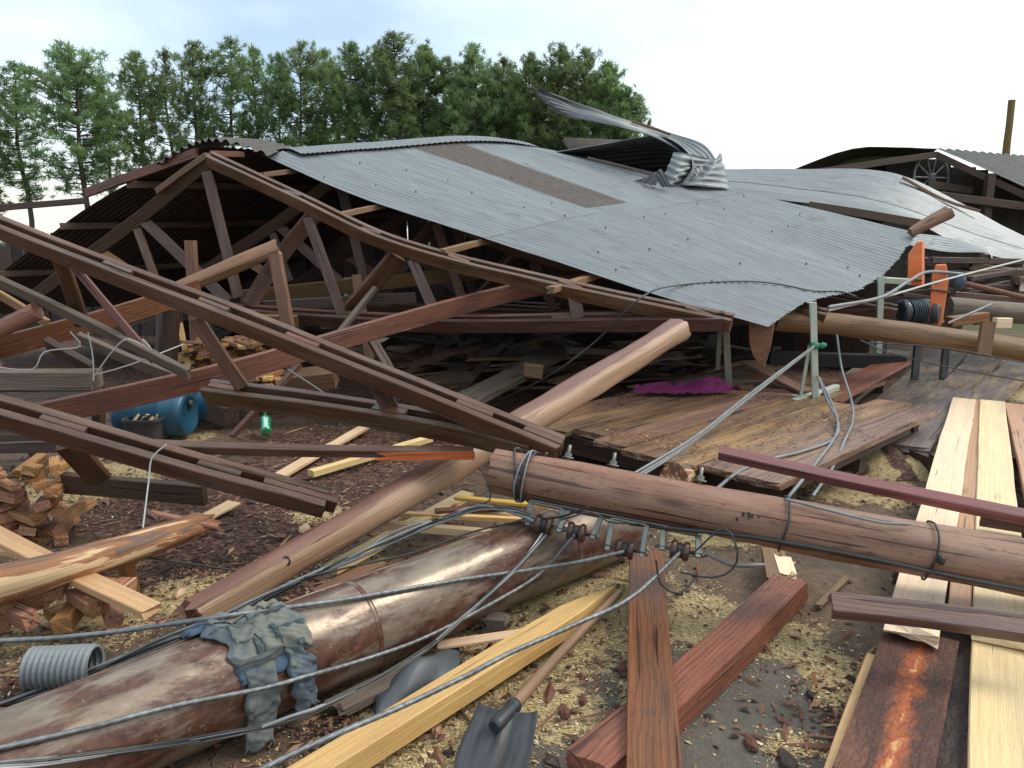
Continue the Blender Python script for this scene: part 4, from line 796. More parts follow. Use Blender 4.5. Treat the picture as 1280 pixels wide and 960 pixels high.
for (a, b_, z0, z1, w_, lb, m_) in [((545, 520), (700, 440), .22, .34, .34, 'wide weathered slab plank lying under the fallen roof', 'grey_wood'), ((500, 500), (640, 430), .15, .3, .22, 'dark plank beside the wide weathered slab under the roof', 'dark_wood'), ((690, 478), (800, 447), .3, .32, .10, 'narrow board with a pale edge on the shaded floor', 'truss_wood'), ((490, 475), (560, 445), .12, .2, .2, 'curved brown slab at left of the jumbled heap', 'deck_wood')]:
    beam('slab_plank', [G(a[0], a[1], z0), G(b_[0], b_[1], z1)], w_, .045, m_, None, lb, 'plank', jag=(.02, .04), fine=True)
beam('block', [P(655, 462, 7.0), P(678, 464, 7.0)], .1, .12, 'post_wood', None, 'small orange-brown block on the shaded floor', 'block')
# offcut heap in the middle left
k = 0
for i in range(60):
    u = r5.uniform(226, 326); v = r5.uniform(421, 462)
    p = P(u, v, 7.35 + r5.uniform(-.25, .25))
    a = r5.gauss(-1.2, .5); d = V((math.cos(a), math.sin(a), r5.uniform(-.2, .2))) * r5.uniform(.10, .16)
    beam('offcut', [p - d, p + d], r5.uniform(.05, .10), r5.uniform(.025, .05), r5.choice(('fire_wood', 'yellow_wood', 'fire_wood', 'post_wood')), None, 'short split offcut in the heap behind the front truss', 'offcut', 'offcut heap behind the front truss', jag=(.01, .01), amp=.002)
mb = MB(); c_ = P(276, 462, 7.6); lathe(mb, [(0, .62), (.2, .56), (.42, .42), (.50, .2)], V((c_.x, 7.75, -.02)), (0, 0, 1), 14)
tag(mb.build('mound', 'earth'), 'dark earth mound under the offcut heap', 'mound')
for i in range(14):
    u = r5.uniform(300, 345); v = r5.uniform(468, 486); p = P(u, v, 6.9 + r5.uniform(-.1, .1)); a = r5.gauss(-1.2, .6); d = V((math.cos(a), math.sin(a), r5.uniform(-.3, .3))) * .1
    beam('offcut', [p - d, p + d], r5.uniform(.05, .09), r5.uniform(.03, .05), r5.choice(('fire_wood', 'yellow_wood')), None, 'short split offcut in the small pile below the heap', 'offcut', 'small offcut pile below the heap', jag=(.01, .01), amp=.002)

# ------------------------------------------------------------------ plank deck in the middle
F0 = G(636, 524, .32); F1 = G(986, 604, .32); dirD = (G(1010, 500, .32) - G(790, 572, .32)).normalized(); edge = (F1 - F0); nb = 8
dk = thing('plank_deck', 'low sawmill deck of wide wet brown planks strewn with sawdust', 'deck', (F0.x, F0.y, 0))
rr = random.Random(8); perp = V((dirD.y, -dirD.x, 0)); W_ = edge.dot(perp) / nb
for i in range(nb):
    s = F0 + edge * ((i + .5) / nb) + dirD * rr.uniform(-.12, .10); L = rr.uniform(2.6, 3.0) if i > 4 else rr.uniform(3.2, 4.2); dz = rr.uniform(-.012, .014)
    beam('deck_plank', [s + V((0, 0, dz - .02)), s + dirD * L * .5 + V((0, 0, dz - .02)), s + dirD * L + V((0, 0, dz - .03))], abs(W_) - .012, .042, 'deck_wood', dk, jag=(.015, .015), fine=True, amp=.004)
for i in range(nb):
    s = F0 + edge * ((i + .45) / nb) + dirD * rr.uniform(.05, .16)
    beam('under_plank', [s + V((0, 0, -.068)), s + dirD * 2.0 + V((0, 0, -.068))], abs(W_) - .03, .044, 'dark_wood', dk, jag=(.02, .02), fine=True, amp=.004)
for f in (.30, 1.4, 2.5): beam('bearer', [F0 + dirD * f + V((0, 0, -.17)) - perp * .1, F0 + dirD * f + V((0, 0, -.17)) + perp * (abs(W_) * nb - .1)], .12, .15, 'dark_wood', dk)
mb = MB(); vs = []; gs = []; fs = []
for i in range(7000):                  # sawdust and chips lying on the planks
    a = rr.random(); b_ = rr.uniform(0, 3.0); q = F0 + edge * a + dirD * b_
    if noise.noise(q * 2.2) < rr.uniform(-.1, .5): continue
    an = rr.uniform(0, 6.28); l = rr.uniform(.006, .03); t = V((math.cos(an), math.sin(an), 0)); s = V((-t.y, t.x, .2)) * .3; q.z = .327 + .012; k = len(vs); cc = rr.random() * .8 + .2
    vs += [q - t * l * .5, q - s * l, q + t * l * .6, q + s * l + V((0, 0, .004))]; gs += [(cc, 0, 0)] * 4; fs += [(k, k + 1, k + 2), (k, k + 2, k + 3)]
mb.add(vs, fs, gs); o = mb.build('deck_sawdust', 'bark_chips', dk); o['kind'] = 'stuff'
# plank strip right of the deck
pw = thing('plank_walk', 'grey-purple wet planks laid flat right of the deck', 'plank walk', tuple(G(1130, 530, 0)))
for (a, b_, w_, z_) in (((1075, 552), (1190, 440), .42, .12), ((1130, 560), (1238, 441), .36, .14), ((1172, 548), (1290, 446), .34, .11), ((1035, 505), (1120, 440), .4, .16)):
    beam('walk_plank', [G(a[0], a[1], z_), G(b_[0], b_[1], z_)], w_, .05, 'walk_wood', pw, jag=(.03, .03), fine=True)
beam('walk_edge', [G(1125, 566, .07), G(1172, 584, .07)], .09, .13, 'dark_wood', pw, jag=(.02, .02), fine=True)
# pallet-like dark bottom row behind the log
beam('charred_beam', [P(960, 447, 8.0), P(1128, 452, 8.0)], .16, .14, 'soot', None, 'charred black beam lying behind the steel frame', 'beam')
beam('board', [P(935, 452, 7.6), P(1010, 490, 6.9)], .2, .03, 'deck_wood', None, 'wet brown board between the steel posts', 'board')
beam('board', [P(1030, 500, 6.9), P(1120, 452, 8.0)], .3, .03, 'red_wood', None, 'wet reddish board right of the steel posts', 'board')
# pale-green steel frame
fr = thing('steel_trestle', 'pale green steel table frame standing on the plank deck', 'frame', tuple(G(1000, 495, .32)))
def bar(name, a, b_, w_, mat='frame_paint', parent=fr, h=None): return beam(name, [a, b_], w_, h or w_, mat, parent, amp=0, jag=(0, 0), up=(.2, 1, .1), c=.003)
bar('post', P(1016, 378, 6.75), P(1019, 497, 6.75), .055); bar('post', P(907, 404, 7.05), P(911, 488, 7.05), .06, 'galvanised'); bar('post', P(900, 412, 7.3), P(897, 462, 7.3), .04, 'galvanised')
bar('brace', P(1012, 432, 6.8), P(1001, 494, 6.8), .03); bar('brace', P(1101, 345, 8.2), P(1098, 442, 8.2), .06)
bar('foot_rail', P(915, 491, 7.1), P(1002, 497, 6.8), .04); bar('foot_rail', P(992, 503, 6.65), P(1046, 484, 7.1), .055)
# purple rag
mb = MB(); vs = []; gs = []; fs = []; na, nb_ = 70, 26
for i in range(na + 1):
    for j in range(nb_ + 1):
        a = i / na; b_ = j / nb_ - .5; q = P(796 + 124 * a, 490 - 2 * math.sin(a * 9), 6.85); q.z = .345
        wdt = .22 * math.sin(math.pi * min(1, max(.08, a * .9 + .1))) ** .5 * (1 + .3 * noise.noise(V((a * 5, 3, 1))))
        q += V((.1 * b_, wdt * b_, 0)); q.z += (.055 + .05 * math.exp(-((a - .72) / .15) ** 2)) * (1 - (2 * b_) ** 2) * (1 + .9 * noise.noise(V((a * 8, b_ * 4, 2)))) + .035 * abs(noise.noise(V((a * 16 + b_ * 7, b_ * 9, 4))))
        vs.append(q); gs.append((a, b_, 0))
fs = [(i * (nb_ + 1) + j, i * (nb_ + 1) + j + 1, (i + 1) * (nb_ + 1) + j + 1, (i + 1) * (nb_ + 1) + j) for i in range(na) for j in range(nb_)]
mb.add(vs, fs, gs, True); tag(mb.build('rag', 'cloth_magenta'), 'crumpled magenta cloth lying on the plank deck', 'cloth')
# rusty torn plate hanging from the eave
mb = MB(); pts = [(936, 402), (968, 404), (962, 436), (955, 459), (942, 446), (937, 430)]
f_ = [P(u, v, 6.5) for u, v in pts]; bk_ = [q + V((.01, .012, 0)) for q in f_]
mb.add(f_ + bk_, [tuple(range(6)), tuple(range(11, 5, -1))] + [(i, (i + 1) % 6, 6 + (i + 1) % 6, 6 + i) for i in range(6)], [(q.x, q.z, 0) for q in f_ + bk_]); tag(mb.build('rusty_plate', 'rust_sheet'), 'torn rusty brown plate hanging from the roof corner', 'plate')
# logs and boards on the right behind the deck
log('log', [P(968, 399, 7.35), P(1060, 407, 7.4), P(1180, 423, 7.4), P(1310, 444, 7.3), P(1560, 486, 7.1)], .105, .12, 'post_wood', None, 'long weathered log crossing in front of the orange machine', 'log')
beam('board', [P(1236, 402, 7.15), P(1229, 444, 7.12)], .13, .04, 'post_wood', None, 'short board set upright against the weathered log', 'board', up=(0, 1, 0))
beam('stake', [P(1243, 404, 7.6), P(1262, 404, 7.6)], .08, .1, 'lumber_wood', None, 'pale sawn block behind the upright short board', 'block')
log('log', [P(1185, 385, 9.0), P(1310, 394, 9.0), P(1500, 405, 9.0)], .12, .13, 'grey_wood', None, 'dark log behind the weathered log at right edge', 'log')
beam('beam', [P(1190, 372, 9.6), P(1480, 398, 9.6)], .14, .16, 'truss_wood', None, 'brown beam just under the motor shaft at right', 'beam')
beam('board', [P(1186, 402, 8.3), P(1232, 396, 8.4)], .12, .10, 'red_wood', None, 'reddish board stub behind the weathered log', 'board')
for i in range(22):
    u = r5.uniform(1190, 1330); v = r5.uniform(325, 400); p = P(u, v, r5.uniform(9.8, 10.8)); a = r5.gauss(.1, .4); L = r5.uniform(.5, 1.2); d = V((math.cos(a), math.sin(a), r5.gauss(0, .12))) * L
    beam('broken_board', [p - d, p + d], r5.uniform(.06, .14), r5.uniform(.03, .1), r5.choice(('dark_wood', 'truss_wood', 'dark_wood')), None, 'dark broken board in the heap under the second fallen roof', 'board', 'boards under the second fallen roof', jag=(.03, .03))
# orange belt guards, motor
sm = thing('sawmill_machine', 'orange-guarded saw machine with motor at the roof corner', 'machine', tuple(G(1160, 425, 0)))
def guard(pts, Y, th, skew):
    mb = MB(); f_ = [P(u, v, Y) for u, v in pts]; n = len(f_); bk_ = [q + V((skew, th, 0)) for q in f_]
    mb.add(f_ + bk_, [tuple(range(n)), tuple(range(2 * n - 1, n - 1, -1))] + [(i, i + n, (i + 1) % n + n, (i + 1) % n) for i in range(n)], [(q.x, q.z, q.y) for q in f_ + bk_])
    o = mb.build('belt_guard', 'orange_paint', sm); bvm = o.modifiers.new('bevel', 'BEVEL'); bvm.width = .012; bvm.segments = 2; return o
guard([(1134, 357), (1135, 318), (1146, 302), (1153, 301), (1153, 357)], 8.5, .22, .14)
guard([(1161, 402), (1165, 346), (1170, 331), (1183, 330), (1186, 350), (1178, 405), (1174, 408)], 8.2, .10, .05)
bar('guard_strap', P(1160, 361, 8.18), P(1187, 365, 8.18), .02, 'steel_dark', sm); bar('guard_strap', P(1132, 348, 8.48), P(1152, 350, 8.48), .02, 'steel_dark', sm)
mb = MB(); lathe(mb, [(0, .05), (.02, .075), (.08, .09), (.12, .09), (.13, .03)], P(1188, 351, 8.3), (1, .15, 0), 18); mb.build('motor_end', 'blue_paint', sm)
mb = MB(); lathe(mb, [(0, .09), (.01, .11), (.04, .10), (.07, .11), (.08, .09)], P(1164, 392, 8.05), (.8, -.6, 0), 18); mb.build('pulley', 'black_rubber', sm)
mb = MB(); lathe(mb, [(0, .10), (.03, .14), (.06, .14), (.08, .12), (.30, .12), (.32, .14), (.36, .14), (.37, .05)], P(1124, 390, 8.55), (1, .2, 0), 18); mb.build('motor', 'steel_dark', sm)
for i in range(7): mb = MB(); lathe(mb, [(0, .135), (.012, .135)], P(1124, 390, 8.55) + V((1, .2, 0)).normalized() * (.10 + i * .028), (1, .2, 0), 18); mb.build('cooling_fin', 'blue_paint', sm)
tube('shaft', [P(1196, 352, 8.4), P(1290, 374, 8.6)], .03, 'rust_sheet', sm, n=10, step=.3)
bar('bracket', P(1104, 350, 8.2), P(1136, 352, 8.4), .06, 'frame_paint', sm); bar('bed_rail', P(1090, 400, 8.6), P(1200, 408, 8.6), .09, 'steel_dark', sm)
for u in (1106, 1150, 1186): bar('leg', P(u, 404, 8.6), V((P(u, 404, 8.6).x, 8.6, -.01)), .07, 'steel_dark', sm)
for pts, r_, lb, mt in (([P(1036, 384, 6.7), P(1100, 372, 7.0), P(1135, 352, 7.6), P(1160, 340, 8.0), P(1200, 342, 8.3)], .016, 'grey hose from the roof corner up to the orange guards', 'grey_wire'), ([P(1036, 388, 6.7), P(1110, 370, 7.2), P(1180, 350, 8.0), P(1290, 322, 9.0)], .010, 'thin pale rope stretched past the orange guard', 'white_wire'), ([P(1185, 404, 7.9), P(1240, 380, 8.2)], .014, 'pale rod leaning behind the weathered log', 'grey_wire')):
    tube('hose', pts, r_, mt, None, lb, 'hose' if r_ > .012 else 'rope', n=7)
tube('cable', [G(612, 506, .1), P(682, 472, 6.4), P(743, 428, 6.3), P(803, 371, 6.15)] + [on_roof(u, v, .012) for u, v in ((850, 358), (928, 353), (975, 357), (1015, 365), (1050, 366), (1071, 371))], .008, 'black_rubber', None, 'black cable climbing over the lower edge of the grey roof', 'cable', n=6)

# board walls added at the back to keep the inside dark
bw = thing('shade_wall', 'dark board wall added at the back to darken the fallen shed', 'wall', (0, 12.4, 0)); rw = random.Random(71)
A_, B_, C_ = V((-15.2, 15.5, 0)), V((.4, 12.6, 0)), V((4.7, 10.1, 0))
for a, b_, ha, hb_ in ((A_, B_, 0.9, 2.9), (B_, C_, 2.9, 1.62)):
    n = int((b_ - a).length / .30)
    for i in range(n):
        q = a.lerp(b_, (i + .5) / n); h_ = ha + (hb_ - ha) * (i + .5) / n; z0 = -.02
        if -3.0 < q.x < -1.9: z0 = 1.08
        beam('dark_fill_board', [q + V((0, 0, z0)), q + V((rw.gauss(0, .05), rw.gauss(0, .05), h_ * rw.uniform(.95, 1.0)))], .35, .03, 'shade_wood' if rw.random() < .7 else 'dark_wood', bw, up=(.25, 1, 0) if a == A_ else (.6, 1, 0), amp=.002, jag=(.01, .05))

# sawdust heap between deck and plank walk
hp = G(1112, 574, 0); mb = MB(); vs = []; gs = []; nh = 30
for i in range(nh + 1):
    for j in range(nh + 1):
        a, b_ = i / nh * 2 - 1, j / nh * 2 - 1; r2_ = a * a + b_ * b_; x, y = hp.x + a * .75, hp.y + b_ * .55
        z = .17 * max(0, 1 - r2_) ** 1.3 * (1 + .5 * noise.noise(V((x * 4, y * 4, 2)))) + .02 * noise.noise(V((x * 12, y * 12, 3))) + gz(x, y) - (.06 if r2_ > .95 else 0)
        vs.append((x, y, z)); n_ = noise.noise(V((x * 5, y * 5, 9))); gs.append((.75 if n_ > -.12 else .3, .7 if n_ < -.05 else .1, 0))
mb.add(vs, [(i * (nh + 1) + j, (i + 1) * (nh + 1) + j, (i + 1) * (nh + 1) + j + 1, i * (nh + 1) + j + 1) for i in range(nh) for j in range(nh)], gs, True)
tag(mb.build('sawdust_heap', 'earth'), 'low heap of sawdust and soil between deck and plank walk', 'sawdust heap')
# deeper jumble of dark boards, added to darken the inside under the roof
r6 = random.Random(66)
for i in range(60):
    x = r6.uniform(-5.5, 2.8); y = r6.uniform(9.0, 11.6) - .15 * x; a = r6.gauss(.3, .7); L = r6.uniform(.6, 1.8); z = r6.uniform(.1, .75); d = V((math.cos(a), math.sin(a), r6.gauss(0, .22))) * L * .5; p = V((x, y, z)); bm_ = r6.choice(('dark_wood', 'shade_wood', 'truss_wood', 'shade_wood', 'grey_wood'))
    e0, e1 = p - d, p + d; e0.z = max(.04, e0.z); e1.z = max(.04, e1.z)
    beam('broken_board', [e0, e1], r6.uniform(.08, .22), r6.uniform(.03, .08), bm_, None, '%s board in the deep shade behind the gable truss' % {'dark_wood': 'dark brown', 'shade_wood': 'blackish', 'truss_wood': 'brown', 'grey_wood': 'grey'}[bm_], 'board', 'boards in the deep shade', jag=(.03, .04))

# ------------------------------------------------------------------ rusty pipe in the foreground
PR = .183
pa0 = G(100, 922, PR); pa1 = G(742, 664, PR); pd = (pa1 - pa0).normalized(); PL0 = -1.0; PL1 = (pa1 - pa0).length + .22
pn = V((pd.y, -pd.x, 0)).normalized()            # towards the camera side
if pn.y > 0: pn = -pn
def taper(s): return 1 - .06 * min(1.5, max(0, (.60 - s) / .60))      # slightly narrower near end
def pipe_r(s, th):
    L = PL1
    k = 1 + .018 * noise.noise(V((s * 1.4, th * .8, 2))) + .010 * noise.noise(V((s * 5, th * 2, 5)))
    k -= .10 * math.exp(-((s - 1.75) / .35) ** 2) * max(0, math.cos(th - 1.5)) ** 2        # flattened stretch with a crease
    k += .05 * math.exp(-((s - 1.75) / .5) ** 2) * math.exp(-((th - .55) / .22) ** 2)
    k -= .12 * math.exp(-((s - 2.55) / .14) ** 2) * max(0, math.cos(th - .6)) ** 2          # dent near the far end
    return PR * k * taper(s)
def on_pipe(u, v, off=0.0, fallback=None):
    d = ray(u, v).normalized(); o = V((0, 0, CZ)); rr_ = PR; dz = 0.0
    for _ in range(4):
        m_ = o - (pa0 - V((0, 0, dz)))
        a = d - pd * d.dot(pd); b_ = m_ - pd * m_.dot(pd); A = a.dot(a); B = 2 * a.dot(b_); Cc = b_.dot(b_) - (rr_ + off) ** 2; D = B * B - 4 * A * Cc
        q = o + d * (-B / (2 * A)) if D < 0 else o + d * ((-B - math.sqrt(D)) / (2 * A))
        k = taper((q - pa0).dot(pd)); rr_ = PR * k; dz = PR * (1 - k)
    return q
def pipe_pt(s, th, r): return pa0 + pd * s + (V((0, 0, 1)) * math.cos(th) + pn * math.sin(th)) * r - V((0, 0, PR * (1 - taper(s))))
pipe = thing('steel_pipe', 'long rusty riveted steel flue pipe lying across the foreground', 'pipe', tuple(pa0 - V((0, 0, PR))))
mb = MB(); ns, nt_ = 130, 48; vs = []; gs = []; fs = []
for i in range(ns + 1):
    s = PL0 + (PL1 - PL0) * i / ns
    for j in range(nt_):
        th = 2 * math.pi * j / nt_; r = pipe_r(s, th if th < math.pi else th - 2 * math.pi); vs.append(pipe_pt(s, th, r)); gs.append((s, math.cos(th) * PR, math.sin(th) * PR))
for i in range(ns):
    for j in range(nt_): fs.append((i * nt_ + j, (i + 1) * nt_ + j, (i + 1) * nt_ + (j + 1) % nt_, i * nt_ + (j + 1) % nt_))
mb.add(vs, fs, gs, True); o = mb.build('pipe_shell', 'rusty_pipe', pipe); sm_ = o.modifiers.new('thickness', 'SOLIDIFY'); sm_.thickness = .004
for s0 in (-.55, .98, 2.15):                     # lapped seams
    mb = MB(); vs = []; gs = []; fs = []
    for k, (ds_, dr) in enumerate(((0, -.004), (.002, .0045), (.024, .0045), (.026, -.004))):
        for j in range(48): th = 2 * math.pi * j / 48; vs.append(pipe_pt(s0 + ds_, th, pipe_r(s0 + ds_, th if th < math.pi else th - 2 * math.pi) + dr)); gs.append((s0 + ds_, math.cos(th) * PR, math.sin(th) * PR))
    fs = [(k * 48 + j, (k + 1) * 48 + j, (k + 1) * 48 + (j + 1) % 48, k * 48 + (j + 1) % 48) for k in range(3) for j in range(48)]
    mb.add(vs, fs, gs, True); mb.build('lap_seam', 'rusty_pipe', pipe)
mb = MB(); pth = [pipe_pt(PL0 + (PL1 - PL0) * i / 60, -.28 + .004 * math.sin(i), pipe_r(PL0 + (PL1 - PL0) * i / 60, -.28) + .002) for i in range(61)]
sweep(mb, pth, rect(.010, .008, .001)); mb.build('long_seam', 'rusty_pipe', pipe)

# ------------------------------------------------------------------ jeans draped over the pipe
jn = thing('jeans', 'faded blue denim trousers draped over the rusty pipe', 'jeans', tuple(pa0 + pd * .72 - V((0, 0, PR))))
sj = (on_pipe(335, 815) - pa0).dot(pd)
def drape(name, mat, s0, s1, t0, t1, off, seed, edge=.02, fold=.012, ns=26, nth=30, lean=0.0, flat=False):
    mb = MB(); vs = []; gs = []
    for i in range(ns + 1):
        for j in range(nth + 1):
            a = i / ns; b_ = j / nth; th = t0 + (t1 - t0) * b_ + .12 * noise.noise(V((a * 4, seed, 1))) * (1 if b_ in (0, 1) or True else 0) * b_
            s = sj + s0 + (s1 - s0) * a + edge * noise.noise(V((b_ * 4, seed, a * 2))) + lean * b_
            f = fold * (1 + noise.noise(V((s * 13, th * 2.2, seed))) + .7 * noise.noise(V((s * 34 + th * 5, th * 6, seed)))) + fold * .9 * abs(noise.noise(V((s * 22 - th * 7, th * 3, seed + 4))))
            ed = min(a, 1 - a, b_, 1 - b_) * 8; f = f * (1 if flat else min(1, .35 + ed))
            if th < 1.75: q = pipe_pt(s, th, pipe_r(s, th) + off + f)
            else: q = pipe_pt(s, 1.75, pipe_r(s, 1.75) + off + f) + V((0, 0, -1)) * (th - 1.75) * PR
            q.z = max(q.z, gz(q.x, q.y) + .01 + f * .5); vs.append(q); gs.append((s, th * PR, seed))
    k = nth + 1; mb.add(vs, [(i * k + j, i * k + j + 1, (i + 1) * k + j + 1, (i + 1) * k + j) for i in range(ns) for j in range(nth)], gs, True)
    o = mb.build(name, mat, jn); md = o.modifiers.new('cloth', 'SOLIDIFY'); md.thickness = .005; return o
drape('seat', 'denim', -.17, .12, -.5, 1.0, .008, 1.0, edge=.05, fold=.020, lean=.05, ns=50, nth=56)
drape('waistband', 'denim_blue', -.20, -.05, -.75, -.1, .012, 2.0, edge=.03, fold=.014, ns=14)
drape('lining', 'denim_blue', -.12, .10, .80, 1.25, .007, 3.0, edge=.02, fold=.007, ns=18, nth=14)
drape('trouser_leg', 'denim_tan', -.10, .01, 1.0, 2.55, .009, 4.0, edge=.03, fold=.016, lean=-.03, ns=30, nth=40)
drape('trouser_leg', 'denim', .03, .12, .9, 2.2, .010, 5.0, edge=.04, fold=.022, lean=.04, ns=34, nth=44)
for nm, mt, a0, a1, t0, t1 in (('back_pocket', 'denim_tan', .045, .15, .55, .98), ('back_pocket', 'denim_tan', -.10, .0, .22, .58), ('belt_loop', 'denim_dark', -.045, -.03, .60, .88), ('belt_loop', 'denim_dark', .03, .044, .45, .72), ('waistband', 'denim_dark', -.13, .12, .86, .93), ('waistband', 'denim_tan', -.14, .10, -.12, .02), ('seam', 'denim_dark', -.02, -.012, -.4, .9), ('seam', 'denim_dark', -.16, .12, .18, .20), ('pocket_flap', 'denim_dark', .045, .15, .55, .59), ('pocket_flap', 'denim_dark', -.10, .0, .22, .26)):
    drape(nm, mt, a0, a1, t0, t1, .015 if nm in ('back_pocket', 'seam') else .018, 1.0, edge=.0, fold=.020, ns=22 if a1 - a0 > .05 else 4, nth=22 if t1 - t0 > .1 else 4, flat=True)
mb = MB(); cq = pipe_pt(sj + .10, .92, PR + .048); lathe(mb, [(-.004, .006), (.002, .009), (.004, .006)], cq, V((0, 0, .6)) + pn, 10); mb.build('rivet', 'steel_dark', jn)

# ------------------------------------------------------------------ thin trunk running up to the gable truss
tr0 = G(238, 772, .08); tr1 = P(848, 412, 6.15)
log('peeled_trunk', [tr0, tr0.lerp(tr1, .5) + V((0, 0, -.015)), tr1], .088, .112, 'stem_wood', None, 'long peeled trunk rising from the foreground to the roof corner', 'trunk', n=24, jag=(.03, .02), sq=.5)
kn_ = MB(); kp = P(319, 727, 3.44)
ktr = [o for o in C.objects if o.name.startswith('peeled_trunk')][0]; kax = (V((0, 0, CZ)) - kp).normalized(); kc = tr0.lerp(tr1, .115) + kax * .080
lathe(kn_, [(-.03, .032), (.0, .026), (.006, .018), (.0, .010)], kc, kax, 12); kn_.build('knot', 'soot', ktr)
# ------------------------------------------------------------------ utility pole
q0 = P(618, 588, 3.62); q1 = P(1290, 712, 2.92); dv = q1 - q0
up_ = thing('utility_pole', 'fallen utility pole with insulator brackets lying across the right foreground', 'utility pole', (q0.x, q0.y, 0))
qe = q1 + dv * .45
log('pole_shaft', [q0, q0 + dv * .35, q0 + dv * .7 + V((0, 0, -.004)), q1, qe], .108, .118, 'pole_wood', up_, n=28, step=.06, amp=.0035)
pdv = dv.normalized(); pside = V((pdv.y, -pdv.x, 0)).normalized()
if pside.y > 0: pside = -pside
pup = pdv.cross(pside); pup = pup if pup.z > 0 else -pup
def polep(u_frac, ang, r=None):                   # ang 0 top, 90 camera side
    rad = r if r is not None else (.108 + .010 * u_frac / 1.45 * 1.0)
    return q0 + dv * u_frac + (pup * math.cos(R(ang)) + pside * math.sin(R(ang))) * rad
# steel strap under the pole and four insulator brackets
beam('bracket_strap', [polep(.095, 140, .122), polep(.43, 140, .122)], .05, .008, 'steel_dark', up_, up=pside * .64 - pup * .77, amp=0, jag=(0, 0))
spots = [(.125, (692, 655)), (.205, (742, 676)), (.295, (800, 692)), (.395, (868, 706))]
INS = []
for f, (u, v) in spots:
    a = polep(f - .030, 140, .126); b_ = polep(f + .038, 140, .126); out = (pside * (.62 + .22 * math.sin(f * 37)) - pup * .78 + pdv * .18 * math.sin(f * 53)).normalized() * (.125 + .02 * math.sin(f * 91))
    cl_ = tube('clevis_bracket', [a + pdv * .004, a + out * .5 + pdv * .004, a + out + pdv * .004], .006, 'galvanised', up_, n=6, step=.03)
    for p_ in (a, b_): beam('bracket_arm', [p_, p_ + out], .014, .026, 'galvanised', cl_, up=pdv, amp=0, jag=(0, 0))
    beam('bracket_back', [a, b_], .032, .009, 'galvanised', cl_, up=out, amp=0, jag=(0, 0))
    ctr = (a + b_) / 2 + out * .86; INS.append(ctr)
    mb = MB(); lathe(mb, [(-.11, .008), (.095, .008), (.096, .014), (.106, .014)], ctr, pdv, 8); mb.build('pin', 'galvanised', cl_)
    mb = MB(); lathe(mb, [(-.042, .020), (-.040, .040), (-.026, .046), (-.014, .038), (-.010, .028), (.0, .026), (.010, .028), (.014, .038), (.026, .046), (.040, .040), (.042, .020)], ctr, pdv, 20); mb.build('insulator', 'porcelain', cl_)
    for k in range(5):
        tube('tie_wire', [ctr + pdv * (.004 * k - .008) + (out.normalized() * math.cos(an * .7) + pdv.cross(out.normalized()) * math.sin(an * .7)) * (.030 + .002 * (k % 2)) for an in range(10)], .004, 'black_rubber', cl_, n=5, step=.02)
for f in (.15, .245, .42):                         # through bolts on the far side
    mb = MB(); p_ = polep(f, -25, .10); d_ = (pup * .9 - pside * .42).normalized(); lathe(mb, [(0, .009), (.085, .009), (.086, .006)], p_, d_, 8); lathe(mb, [(.022, .030), (.028, .030)], p_, d_, 4, False); lathe(mb, [(.028, .018), (.046, .018)], p_, d_, 6, False); mb.build('bolt', 'galvanised', up_)
wr = random.Random(12)
for k in range(5):                                 # wire wound round the tip
    f0 = .028 + .017 * k
    tube('wound_wire', [polep(f0 + .03 * math.sin(a * .26 + k) + .002 * a, a * 30 - 40, .124 + .004 * (k % 2)) for a in range(14)], .005, 'grey_wire' if k % 2 else 'black_rubber', up_, n=5, step=.03)
for f in (.585, .835): tube('tie_wire', [polep(f + .004 * math.sin(a), a * 30, .123) for a in range(13)], .005, 'black_rubber', up_, n=5, step=.03)
tube('pole_cable', [polep(.30, 150, .128), polep(.40, 128, .126), polep(.52, 112, .125), polep(.62, 108, .125), polep(.75, 108, .127), polep(.88, 112, .128), polep(1.1, 112, .130), polep(1.44, 112, .131)], .010, 'black_rubber', up_, n=8)
tube('pole_cable', [polep(.58, 12, .124), polep(.66, 24, .124), polep(.74, 32, .125), polep(.79, 24, .125)], .006, 'grey_wire', up_, n=6)
mb = MB(); p_ = polep(.845, 84, .125); lathe(mb, [(-.02, .006), (-.012, .014), (.012, .014), (.02, .006)], p_, pup, 8); mb.build('cable_knot', 'black_rubber', up_)
# dark paint drips on the pole (thin dabs)
for (f, a_, l) in ((.508, 62, .030), (.518, 60, .040), (.524, 64, .022), (.498, 76, .020), (.47, 52, .008), (.535, 66, .008)):
    beam('paint_mark', [polep(f, a_, .1195), polep(f + .001, a_ + l * 300, .1195)], .010, .005, 'soot', up_, up=polep(f, a_, 1) - polep(f, a_, 0), amp=0)

# ------------------------------------------------------------------ cables
def cable(pts, r, label, mat='cable_metal', lobes=3, tw=55.0, cat='cable', group=None): return tube('cable', pts, r, mat, None, label, cat, group, step=.012 if lobes else .05, lobes=lobes, twist=tw if lobes else 0, n=7)
cable([P(-420, 850, 2.0), P(-60, 806, 2.35), P(60, 798, 2.45), P(150, 789, 2.5), on_pipe(262, 773, .05), on_pipe(340, 762, .022), on_pipe(440, 748, .02), on_pipe(560, 727, .02), on_pipe(650, 714, .02), P(720, 703, 3.22), INS[2] + pside * .03], .0095, 'thick twisted aluminium cable running from left edge over the pipe, upper one')
cable([G(-330, 1010, .03), on_pipe(-60, 948, .015), on_pipe(0, 935, .015), on_pipe(110, 910, .015), on_pipe(215, 883, .015), on_pipe(330, 860, .045), on_pipe(380, 846, .05), on_pipe(450, 826, .02), on_pipe(531, 797, .02), on_pipe(615, 754, .02), on_pipe(676, 716, .02), INS[1] + pside * .03], .0088, 'twisted cable lying along the front of the pipe past the jeans')
